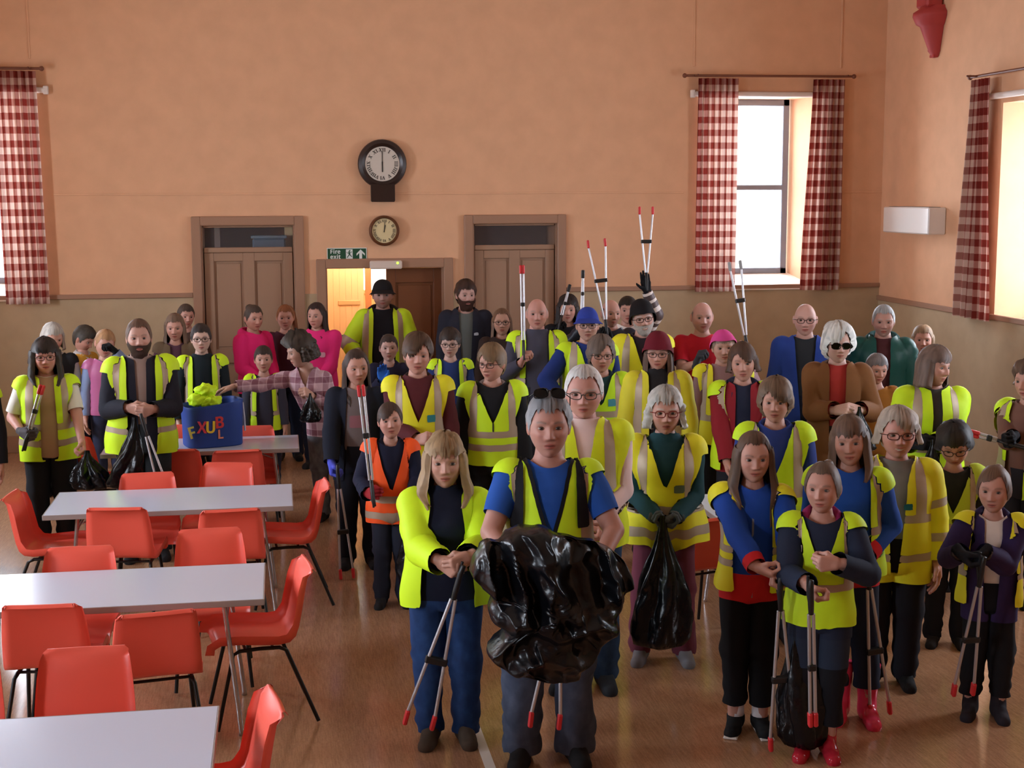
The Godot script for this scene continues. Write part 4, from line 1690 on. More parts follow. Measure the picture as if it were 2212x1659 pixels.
func clock(called: String, label: String, at: Vector3, r_case: float, r_dial: float, drop: bool, dial_c: Color, wood: Color, hour: float, minute: float, ink: float) -> void:
	var t := thing(called, label, "clock", at)
	var case_m := mat("clock case " + wood.to_html(), wood, 0.35)
	var turn := Basis(Vector3.RIGHT, PI / 2)
	part("case", MB.new().lathe([Vector2(0, 0), Vector2(r_case, 0), Vector2(r_case, 0.05), Vector2(r_case * 0.97, 0.07), Vector2(lerpf(r_case, r_dial, 0.55), 0.082), Vector2(r_dial * 1.03, 0.062), Vector2(r_dial * 1.0, 0.052), Vector2(0, 0.052)], 40, Vector3.ZERO, turn).mesh(), case_m, t)
	part("dial", MB.new().lathe([Vector2(r_dial, 0.05), Vector2(r_dial, 0.056), Vector2(0, 0.056)], 40, Vector3.ZERO, turn).mesh(), mat("dial " + dial_c.to_html(), dial_c, 0.5), t)
	if drop:
		part("drop_box", MB.new().slab(PackedVector2Array([Vector2(-0.128, -0.215), Vector2(0.128, -0.215), Vector2(0.128, -0.39), Vector2(0.12, -0.405), Vector2(-0.12, -0.405), Vector2(-0.128, -0.39)]), 0.10, Vector3(0, 0, 0.05)).mesh(), case_m, t)
	var rom := ["XII", "I", "II", "III", "IIII", "V", "VI", "VII", "VIII", "IX", "X", "XI"]
	var dark := mat("clock ink " + str(ink), Color(ink, ink * 0.9, ink * 0.8), 0.6)
	for i in 12:
		var a := TAU * i / 12.0
		var o := part("numeral", text_mesh(rom[i], r_dial * 0.27, 0.002, "Droid Serif", true), dark, t)
		o.position = Vector3(sin(a) * r_dial * 0.80, cos(a) * r_dial * 0.80, 0.0575)
		o.rotation.z = -a
	for q in [[hour, 0.5, 0.030], [minute, 0.74, 0.020]]:
		var a: float = TAU * q[0]
		var dirv := Vector3(sin(a), cos(a), 0)
		var w: float = r_dial * q[2]
		part("hand", MB.new().box(dirv * r_dial * (q[1] * 0.5 - 0.08) + Vector3(0, 0, 0.0605), Vector3(w * 2, r_dial * (q[1] + 0.1), 0.002), 0.0, Basis(Vector3(cos(a), -sin(a), 0), dirv, Vector3(0, 0, 1))).mesh(), dark, t)

func build_wall_things() -> void:
	clock("drop_dial_clock", "large dark wooden drop dial clock high on the peach wall", Vector3(1.125, 3.03, ZB + 0.001), 0.262, 0.185, true, c8(206, 196, 184), c8(44, 28, 24), 0.5, 0.0, 0.10)
	clock("wall_clock", "small round clock with a cream dial and brown rim", Vector3(1.135, 2.315, ZB + 0.001), 0.165, 0.132, false, c8(214, 196, 150), c8(96, 52, 26), 0.03, 0.01, 0.20)
	var s := thing("fire_exit_sign", "green fire exit sign with white running figure and arrow", "sign", Vector3(0.73, 2.065, ZB + 0.006))
	part("plate_edge", MB.new().box(Vector3.ZERO, Vector3(0.43, 0.135, 0.006), 0.002).mesh(), mat("sign white", c8(222, 226, 222), 0.5), s)
	part("plate", MB.new().box(Vector3(0, 0, 0.003), Vector3(0.415, 0.12, 0.004), 0.001).mesh(), mat("sign green", c8(24, 74, 48), 0.5), s)
	var white := mat("sign white", c8(222, 226, 222), 0.5)
	for q in [["Fire", 0.028], ["exit", -0.028]]:
		var o := part("lettering", text_mesh(q[0], 0.062, 0.002, "Droid Sans", true), white, s)
		o.position = Vector3(-0.125, q[1], 0.006)
	part("arrow", MB.new().slab(PackedVector2Array([Vector2(-0.045, 0.005), Vector2(0, 0.05), Vector2(0.045, 0.005), Vector2(0.045, -0.018), Vector2(0.015, 0.012), Vector2(0.015, -0.05), Vector2(-0.015, -0.05), Vector2(-0.015, 0.012), Vector2(-0.045, -0.018)]), 0.002, Vector3(0.148, 0, 0.006)).mesh(), white, s)
	part("doorway_panel", MB.new().box(Vector3(0.025, 0, 0.0055), Vector3(0.072, 0.104, 0.002), 0.0).mesh(), white, s)
	var man := MB.new()
	var gz := 0.0075
	man.ball(Vector3(0.03, 0.036, gz), Vector3(0.008, 0.008, 0.001))
	man.box(Vector3(0.025, 0.012, gz), Vector3(0.014, 0.036, 0.002), 0.0, Basis(Vector3.BACK, 0.25))
	man.box(Vector3(0.040, -0.016, gz), Vector3(0.008, 0.036, 0.002), 0.0, Basis(Vector3.BACK, 0.8))
	man.box(Vector3(0.012, -0.022, gz), Vector3(0.008, 0.04, 0.002), 0.0, Basis(Vector3.BACK, -0.6))
	man.box(Vector3(0.041, 0.018, gz), Vector3(0.006, 0.028, 0.002), 0.0, Basis(Vector3.BACK, -1.0))
	man.box(Vector3(0.008, 0.012, gz), Vector3(0.006, 0.028, 0.002), 0.0, Basis(Vector3.BACK, 1.0))
	part("running_figure", man.mesh(), mat("sign green", c8(24, 74, 48), 0.5), s)
	var em := thing("emergency_light", "white emergency light box with a green lamp above the doorway", "light", Vector3(1.145, 1.948, ZB + 0.075))
	part("case", MB.new().box(Vector3.ZERO, Vector3(0.35, 0.09, 0.05), 0.012).mesh(), mat("emergency white", c8(214, 196, 184), 0.5), em)
	part("led", MB.new().ball(Vector3(0.125, 0.02, 0.026), Vector3(0.013, 0.013, 0.006)).mesh(), lamp_mat("led green", c8(150, 255, 60), 2.0), em)
	# right wall: heater, corbel
	var h := thing("wall_heater", "white glossy heater box on the wall beside the gingham curtain", "heater", Vector3(XR, 2.41, -14.15))
	part("case", MB.new().box(Vector3(-0.10, 0, 0), Vector3(0.2, 0.28, 1.1), 0.012).mesh(), mat("heater enamel", c8(226, 220, 214), 0.12), h)
	part("top_grille", MB.new().box(Vector3(-0.10, 0.142, 0), Vector3(0.13, 0.006, 0.96), 0.002).mesh(), mat("heater grille", c8(120, 116, 112), 0.5), h)
	var cb := thing("corbel", "red painted carved corbel under the roof truss", "corbel", Vector3(XR - 0.004, 0, -13.95))
	var red := mat("corbel red", c8(172, 58, 56), 0.6)
	var levels := [[4.12, 0.045, 0.05], [4.15, 0.06, 0.065], [4.17, 0.075, 0.08], [4.19, 0.075, 0.08], [4.42, 0.15, 0.14], [4.44, 0.185, 0.16], [4.52, 0.215, 0.20], [4.56, 0.21, 0.20], [4.60, 0.16, 0.16], [4.63, 0.145, 0.15]]
	var pts := PackedVector3Array()
	for l in levels:
		for k in 17:
			var a := PI * k / 16.0
			pts.append(Vector3(-l[1] * 1.25 * sin(a), l[0], cos(a) * l[2]))
	var cbm := MB.new().grid(pts, levels.size(), 17, false, Vector3(0.0, 4.4, 0))
	cbm.box(Vector3(-0.03, 4.12, 0), Vector3(0.06, 0.03, 0.09), 0.006)
	part("moulded_bracket", cbm.mesh(), red, cb)
	part("truss_post", MB.new().box(Vector3(-0.10, 5.5, 0), Vector3(0.18, 1.78, 0.26), 0.02).mesh(), red, cb)
	# curtains, poles and blinds
	curtain_pole("brown curtain pole over the window between wall and heater", Vector3(4.46, 3.99, ZB + 0.12), Vector3(6.43, 4.0, ZB + 0.12))
	curtain("red gingham curtain by the sash window, on the clock side", Vector3(4.85, 3.965, ZB + 0.115), Vector3.RIGHT, 0.46, 0.46, 2.36, 7, 0.0)
	curtain("red gingham curtain by the sash window, on the heater side", Vector3(6.14, 3.965, ZB + 0.115), Vector3.RIGHT, 0.37, 0.46, 2.36, 6, -0.05)
	blind("white rolled blind over the window with the dark sash", Vector3(4.58, 3.80, ZB + 0.04), Vector3(6.2, 3.80, ZB + 0.04))
	curtain_pole("brown curtain pole over the window beyond the tea tables", Vector3(-4.2, 3.99, ZB + 0.12), Vector3(-2.34, 3.99, ZB + 0.12))
	curtain("red gingham curtain beside the tan panelled door", Vector3(-2.62, 3.965, ZB + 0.115), Vector3.RIGHT, 0.44, 0.44, 2.38, 7, 0.03)
	curtain("red gingham curtain on the far side of the tea table window", Vector3(-3.95, 3.965, ZB + 0.115), Vector3.RIGHT, 0.4, 0.42, 2.38, 6, 0.0)
	blind("white rolled blind over the window beyond the tea tables", Vector3(-4.02, 3.78, ZB + 0.04), Vector3(-2.32, 3.78, ZB + 0.04))
	curtain_pole("brown curtain pole along the heater wall", Vector3(XR - 0.13, 3.82, -12.96), Vector3(XR - 0.13, 3.82, -10.3))
	curtain("red gingham curtain hanging beside the corbel and heater", Vector3(XR - 0.125, 3.79, -12.76), Vector3.BACK, 0.38, 0.76, 2.32, 6, -0.03)
	curtain("red gingham curtain at the near end of the heater wall window", Vector3(XR - 0.125, 3.79, -10.55), Vector3.BACK, 0.36, 0.5, 2.32, 6, 0.0)
	blind("white rolled blind along the heater wall", Vector3(XR - 0.04, 3.62, -12.8), Vector3(XR - 0.04, 3.62, -10.5))

# ---------------------------------------------------------------- who is there
var crowd := []
var Y := c8(206, 244, 38)
var YY := c8(232, 226, 44)
var BLACK := c8(24, 24, 28)
var NAVY := c8(26, 30, 48)
var JEANS := c8(46, 66, 104)
var GREY_H := Color(0.34, 0.33, 0.33)
var WHITE_H := Color(0.60, 0.58, 0.56)
var BROWN_H := Color(0.075, 0.040, 0.024)
var DARK_H := Color(0.022, 0.015, 0.012)
var LIGHT_H := Color(0.20, 0.115, 0.060)
var BLOND_H := Color(0.42, 0.28, 0.14)
var GINGER_H := Color(0.22, 0.075, 0.03)

func trousers(c: Color, kind := "cloth", hem := 0.05) -> Dictionary:
	return {"n": "trousers", "c": c, "m": kind, "o": 0.012, "legs": true, "top": 1.0, "h": hem, "fold": 0.012}

func top(n: String, c: Color, o := 0.010, more := {}) -> Dictionary:
	var d := {"n": n, "c": c, "o": o, "h": 0.84, "cf": 0.53, "nk": 0.076, "fold": 0.006}
	d.merge(more, true)
	return d

func jacket(c: Color, more := {}) -> Dictionary:
	return top("jacket", c, 0.024, {"h": 0.78, "fold": 0.011, "nk": 0.082, "cf": 0.535}.merged(more, true))

func vest(more := {}) -> Dictionary:
	return {"n": "hi_vis_vest", "c": Y, "m": "hivis", "o": 0.033, "h": 0.80, "cf": 0.030, "nk": 0.090, "v": 1.13, "vs": 0.33, "bands": [[1.02, 0.026]], "sx": 0.122, "flare": 0.016, "fold": 0.007}.merged(more, true)

func hivis_coat(more := {}) -> Dictionary:
	return {"n": "hi_vis_jacket", "c": Y, "m": "hivis", "o": 0.032, "h": 0.76, "cf": 0.535, "nk": 0.085, "fold": 0.012, "flare": 0.012}.merged(more, true)

func P(id: int, x: float, z: float, h: float, label: String, more: Dictionary) -> void:
	var S := {"id": id, "pos": Vector3(x, 0, z), "h": h, "label": label, "yaw": rad_to_deg(atan2(-x, -z)) * 0.85, "R": Vector3(-0.235, 0.80, 0.06), "L": Vector3(0.235, 0.80, 0.06)}
	S.merge(more, true)
	S["cell"] = 0.0125 if z > -7.4 else (0.015 if z > -10.2 else 0.018)
	crowd.append(S)

func people_front() -> void:
	P(33, 1.22, -6.27, 1.78, "grey haired man with sunglasses on his head holding a billowing black sack", {"hs": 1.20, 
		"b": 1.1, "belly": 0.03, "skin": Color(0.50, 0.255, 0.20), "hair": {"st": "short", "c": Color(0.26, 0.26, 0.27), "f": 0.072, "th": 0.017, "side": 0.004, "rough": 0.6, "jag": 0.010}, "brow": Color(0.20, 0.13, 0.10), "smile": 0.15,
		"glasses": c8(18, 16, 16), "shades": true, "goff": Vector3(0, 0.088, -0.018), "gtilt": -0.62, "gy": 0.0,
		"Rw": Vector3(1.00, 1.06, -5.95), "Lw": Vector3(1.38, 1.05, -5.92), "hintR": Vector3(-0.9, -0.7, -0.3), "hintL": Vector3(0.9, -0.7, -0.3), "handR": "grip", "handL": "grip", "stance": 0.13, "shoe": "boot", "shoe_c": c8(30, 30, 32), "yaw": -8.0,
		"wear": [trousers(c8(86, 96, 116), "denim").merged({"o": 0.024, "fold": 0.018}, true), top("t_shirt", c8(38, 84, 168), 0.010, {"cf": 0.20, "nk": 0.088}), vest({"o": 0.022, "h": 0.97, "bands": [[1.045, 0.028]], "sx": 0.150, "v": 1.12, "vs": 0.26, "bind": BLACK, "cf": 0.02}), {"n": "backpack_strap", "c": BLACK, "o": 0.034, "strap": [0.128, 0.022, 1.16, 1.0], "fold": 0.002}, {"n": "backpack_strap", "c": BLACK, "o": 0.034, "strap": [0.128, 0.022, 1.16, -1.0], "fold": 0.002}]})
	P(24, 0.77, -6.59, 1.55, "blonde woman in an open lime jacket and blue jeans holding a litter picker", {
		"b": 1.08, "crumple": 0.013, "bust": 0.05, "belly": 0.02, "skin": Color(0.55, 0.30, 0.22), "hair": {"st": "long", "c": Color(0.34, 0.22, 0.115), "f": 0.042, "th": 0.020, "len": 0.20, "open": 0.86, "full": 0.008, "rough": 0.9, "layer": 0.1, "flare": 0.045, "jag": 0.012, "curl": 0.004}, "smile": 0.55,
		"Rw": Vector3(0.70, 1.02, -6.22), "Lw": Vector3(0.83, 1.04, -6.20), "handR": "grip", "handL": "grip", "palmR": Vector3(0.6, 0, -1), "palmL": Vector3(-0.6, 0, -1), "fingR": Vector3(0.75, -0.35, 0.5), "fingL": Vector3(-0.75, -0.35, 0.5), "stance": 0.10, "shoe": "boot", "shoe_c": c8(74, 62, 52),
		"wear": [trousers(c8(40, 72, 122), "denim", 0.03).merged({"fold": 0.014}, true), top("fleece", c8(24, 30, 50), 0.014, {"h": 0.86, "nk": 0.066, "fold": 0.004}), hivis_coat({"op": [0.075, 0.125], "h": 0.83, "flare": 0.03, "c": c8(212, 250, 36)})], "collar": {"c": c8(24, 30, 50), "r": 0.068, "up": 0.04, "gap": 0.35}})
	P(44, 2.29, -6.47, 1.54, "girl with long brown hair in a blue and red fleece holding a litter picker", {
		"b": 0.86, "hs": 1.03, "hair": {"st": "long", "c": Color(0.10, 0.055, 0.035), "f": 0.082, "th": 0.012, "len": 0.31, "open": 0.95, "layer": 0.0, "rough": 0.2, "flare": 0.06, "full": 0.012}, "smile": 0.9, "look": Vector3(4, 6, 0),
		"Rw": Vector3(2.20, 0.93, -6.10), "Lw": Vector3(2.36, 0.90, -6.08), "handR": "grip", "handL": "grip", "fingR": Vector3(0.8, -0.3, 0.4), "fingL": Vector3(-0.7, -0.5, 0.4), "stance": 0.075, "shoe": "shoe", "shoe_c": c8(22, 22, 24), "socks": true, "sole": c8(220, 216, 212),
		"wear": [trousers(c8(16, 16, 20), "cloth", 0.155), top("fleece", c8(30, 70, 160), 0.018, {"h": 0.80, "nk": 0.070, "zip": c8(130, 130, 140), "two": [0.96, 0.47, c8(206, 38, 44)], "fold": 0.008}), vest({"op": [0.085, 0.085], "v": 9.0, "h": 0.86, "bands": [[1.10, 0.02], [1.02, 0.02]], "o": 0.030, "sx": 0.118, "c": YY})], "collar": {"c": c8(26, 60, 140), "r": 0.070, "up": 0.04, "gap": 0.35}})
	P(45, 2.51, -6.11, 1.45, "girl in a navy jacket with pink hood, lime vest and red wellington boots", {
		"b": 0.86, "hs": 1.0, "hair": {"st": "pony", "c": Color(0.13, 0.085, 0.06), "f": 0.084, "th": 0.009, "side": -0.035, "jag": 0.003, "rough": 0.25, "len": 0.2}, "smile": 0.15, "look": Vector3(2, -14, 0), "gaze": Vector3(-0.6, 0, 1),
		"Rw": Vector3(2.34, 0.93, -5.85), "Lw": Vector3(2.49, 1.02, -5.86), "handR": "grip", "handL": "grip", "fingR": Vector3(0.5, -0.6, 0.4), "fingL": Vector3(-1.0, 0.0, 0.25), "palmL": Vector3(0, 0.2, -1), "hintL": Vector3(0.7, -0.7, -0.2), "stance": 0.075, "shoe": "welly", "shoe_c": c8(168, 34, 48),
		"wear": [trousers(c8(20, 20, 26), "cloth", 0.2), top("shorts", c8(38, 48, 66), 0.022, {"legs": true, "top": 0.95, "h": 0.56}), jacket(c8(34, 42, 62), {"h": 0.74}), vest({"h": 0.83, "bands": [[1.06, 0.022]], "o": 0.036, "v": 1.16})], "collar": {"c": c8(150, 40, 96), "r": 0.082, "up": 0.05, "t": 0.022, "gap": 0.75, "back": 0.04, "n": "hood"}})
	P(46, 2.82, -6.54, 1.59, "girl with a brown fringe in a blue fleece and lime vest wearing pink wellington boots", {
		"b": 0.88, "hs": 1.03, "hair": {"st": "long", "c": Color(0.13, 0.075, 0.05), "f": 0.046, "jag": 0.010, "th": 0.016, "len": 0.17, "open": 0.92, "rough": 0.3, "flare": 0.012}, "smile": 0.8, "look": Vector3(4, -4, 4),
		"Rw": Vector3(2.74, 0.90, -6.44), "Lw": Vector3(2.88, 0.90, -6.42), "handR": "grip", "handL": "grip", "gloveR": c8(196, 60, 120), "gloveL": c8(196, 60, 120), "shoe": "welly", "shoe_c": c8(222, 64, 96), "footR": Vector3(-0.01, 0, 0), "footL": Vector3(0.15, 0, 0.02),
		"wear": [trousers(c8(34, 40, 58), "cloth", 0.2), top("fleece", c8(30, 74, 158), 0.018, {"h": 0.80, "two": [0.96, 0.47, c8(206, 40, 48)], "nk": 0.07}), vest({"op": [0.10, 0.10], "v": 9.0, "h": 0.86, "bands": [[1.12, 0.022], [1.03, 0.022]], "o": 0.032})], "collar": {"c": c8(190, 44, 52), "r": 0.07, "up": 0.035, "gap": 0.4}})
	P(47, 3.28, -6.97, 1.55, "smiling woman with short fair hair and glasses in a long yellow hi-vis coat", {"hs": 1.10, 
		"b": 1.18, "bust": 0.03, "belly": 0.04, "skin": Color(0.55, 0.26, 0.21), "fw": 1.08, "hair": {"st": "bob", "c": Color(0.40, 0.32, 0.26), "f": 0.052, "th": 0.020, "len": 0.045, "open": 1.2, "rough": 0.6, "sweep": -0.35, "jag": 0.012}, "glasses": c8(70, 30, 28), "smile": 1.0, "teeth": true, "look": Vector3(2, 6, 0),
		"R": Vector3(-0.27, 0.78, 0.06), "L": Vector3(0.27, 0.76, 0.05), "stance": 0.1, "shoe": "shoe", "shoe_c": c8(24, 22, 22),
		"wear": [trousers(c8(24, 24, 32)), top("sweater", c8(120, 116, 112), 0.012, {"nk": 0.078}), hivis_coat({"c": YY, "op": [0.055, 0.012], "v": 1.12, "vs": 0.26, "sx": 0.108, "bands": [[1.12, 0.024], [0.885, 0.026]], "ss": [0.18, 0.40], "h": 0.70, "patch": [0.055, 1.21, 0.022, 0.022, c8(40, 110, 130)]})]})
	P(50, 3.56, -6.43, 1.33, "girl in a purple jacket and lime vest with black gloves and boots", {
		"b": 0.88, "hs": 0.98, "hair": {"st": "pony", "c": Color(0.14, 0.075, 0.045), "f": 0.074, "th": 0.011, "side": -0.045, "jag": 0.003, "sweep": 0.25}, "smile": 0.2, "look": Vector3(4, -12, 0),
		"Rw": Vector3(3.30, 0.93, -6.26), "Lw": Vector3(3.42, 0.93, -6.24), "handR": "grip", "handL": "grip", "gloveR": BLACK, "gloveL": BLACK, "fingR": Vector3(0.6, -0.6, 0.4), "fingL": Vector3(-0.6, -0.6, 0.4), "shoe": "boot", "shoe_c": c8(40, 34, 40), "stance": 0.1,
		"wear": [trousers(c8(22, 22, 26), "cloth", 0.16), top("t_shirt", c8(226, 214, 204), 0.010), jacket(c8(52, 40, 84), {"op": [0.05, 0.035], "h": 0.72}), vest({"op": [0.11, 0.12], "v": 9.0, "h": 0.84, "bands": [[1.05, 0.022]], "o": 0.038, "c": YY})], "collar": {"c": c8(46, 36, 76), "r": 0.085, "up": 0.05, "t": 0.024, "gap": 0.8, "back": 0.04, "n": "hood"}})
	P(32, 1.60, -7.23, 1.79, "white haired man with glasses in a yellow vest over a pink shirt", {"hs": 1.17, 
		"b": 1.12, "belly": 0.05, "fw": 1.06, "skin": Color(0.56, 0.28, 0.23), "hair": {"st": "short", "c": WHITE_H, "f": 0.083, "th": 0.013, "side": 0.008}, "glasses": c8(80, 70, 66), "brow": Color(0.4, 0.33, 0.3), "smile": 0.1, "look": Vector3(3, -4, 0),
		"R": Vector3(-0.02, 0.95, 0.24), "L": Vector3(0.08, 0.97, 0.23), "handR": "grip", "handL": "grip", "fingL": Vector3(-1, -0.3, 0.2), "shoe": "shoe", "shoe_c": c8(40, 44, 50), "stance": 0.12,
		"wear": [trousers(c8(52, 78, 110), "denim"), top("shirt", c8(232, 204, 202), 0.012, {"nk": 0.07}), vest({"c": c8(222, 238, 40), "h": 0.80, "v": 1.14, "vs": 0.19, "nk": 0.078, "o": 0.026, "bands": [[1.02, 0.026]], "sx": 0.118})], "collar": {"c": c8(232, 206, 200), "r": 0.074, "up": 0.035, "gap": 0.35}})
	P(34, 2.15, -7.57, 1.61, "white haired woman with red glasses, teal roll neck and grey gloves holding a black sack", {"hs": 1.10, 
		"b": 1.02, "bust": 0.03, "skin": Color(0.52, 0.27, 0.21), "hair": {"st": "bob", "c": Color(0.46, 0.44, 0.41), "f": 0.060, "th": 0.019, "len": 0.08, "open": 1.02, "rough": 0.9, "curl": 0.012, "full": 0.006, "jag": 0.012}, "glasses": c8(120, 26, 28), "smile": 0.2, "look": Vector3(2, 2, 0),
		"R": Vector3(-0.05, 0.985, 0.225), "L": Vector3(0.06, 0.985, 0.225), "handR": "grip", "handL": "grip", "gloveR": c8(78, 82, 84), "gloveL": c8(78, 82, 84), "fingR": Vector3(1, -0.3, 0.2), "fingL": Vector3(-1, -0.3, 0.2), "shoe": "shoe", "shoe_c": c8(120, 118, 122), "stance": 0.14,
		"wear": [trousers(c8(110, 52, 68)), top("jumper", c8(30, 66, 74), 0.014, {"nk": 0.066}), vest({"c": YY, "h": 0.80, "v": 1.16, "vs": 0.36, "bands": [[1.02, 0.028], [0.88, 0.026]], "flare": 0.05, "patch": [0.07, 1.16, 0.026, 0.030, c8(96, 112, 92)]})], "collar": {"c": c8(28, 62, 70), "r": 0.062, "up": 0.06, "gap": 0.0, "n": "roll_neck"}})
	P(43, 2.91, -7.85, 1.60, "woman with short brown hair in a blue jacket under a lime vest", {
		"hair": {"st": "short", "c": Color(0.15, 0.09, 0.055), "f": 0.040, "th": 0.028, "side": -0.045, "back": -0.10, "rough": 0.35, "sweep": -0.35, "jag": 0.010}, "smile": 0.35, "look": Vector3(2, -6, 0),
		"wear": [trousers(c8(40, 42, 52)), jacket(c8(42, 60, 128)), vest({"o": 0.042, "v": 1.14})], "collar": {"c": c8(36, 52, 116), "r": 0.085, "up": 0.055, "t": 0.02, "gap": 0.6}})
	P(49, 3.91, -7.55, 1.37, "dark haired person with glasses bending their head in a lime vest", {
		"b": 0.95, "lean": Vector3(0, 0, 0.06), "hair": {"st": "short", "c": Color(0.035, 0.03, 0.03), "f": 0.045, "th": 0.026, "side": -0.03, "rough": 0.5}, "glasses": c8(60, 44, 36), "look": Vector3(26, -2, 4), "smile": 0.0,
		"wear": [trousers(c8(26, 28, 36)), jacket(c8(36, 38, 36)), vest({"o": 0.042, "c": c8(188, 210, 60)})], "gloveR": c8(38, 56, 46), "gloveL": c8(38, 56, 46)})
	P(48, 4.36, -8.75, 1.67, "woman with a brown bob looking aside in a lime hi-vis coat with grey collar", {"hs": 1.10, 
		"b": 1.1, "bust": 0.02, "hair": {"st": "bob", "c": Color(0.14, 0.09, 0.07), "f": 0.042, "th": 0.020, "len": 0.12, "open": 0.95, "rough": 0.25}, "look": Vector3(4, 40, -4), "smile": 0.0, "yaw": -12.0,
		"Rw": Vector3(4.10, 1.06, -8.50), "Lw": Vector3(4.26, 1.06, -8.48), "handR": "grip", "handL": "grip", "gloveR": BLACK, "gloveL": BLACK, "fingR": Vector3(0.7, 0.1, 0.6), "fingL": Vector3(-0.7, 0.1, 0.6),
		"wear": [trousers(c8(30, 30, 36)), top("jumper", c8(70, 66, 64), 0.012), hivis_coat({"op": [0.03, 0.02], "sx": 0.115, "bands": [[1.04, 0.026]], "ss": [0.22, 0.42]})], "collar": {"c": c8(112, 108, 104), "r": 0.085, "up": 0.055, "t": 0.018, "gap": 0.4}})
	P(51, 4.80, -8.27, 1.62, "person in profile at the side of the group wearing an orange trimmed lime vest", {
		"hair": {"st": "curly", "c": Color(0.12, 0.07, 0.045), "f": 0.06, "th": 0.024, "len": 0.03, "open": 1.5, "curl": 0.012, "rough": 0.8}, "look": Vector3(4, 4, 0), "yaw": -62.0, "smile": 0.3,
		"Rw": Vector3(4.55, 1.17, -8.02), "handR": "grip", "gloveR": BLACK, "gloveL": BLACK, "fingR": Vector3(0, -0.2, 1),
		"wear": [trousers(c8(40, 40, 48)), top("jumper", c8(120, 84, 72), 0.014), vest({"op": [0.06, 0.06], "v": 9.0})]})

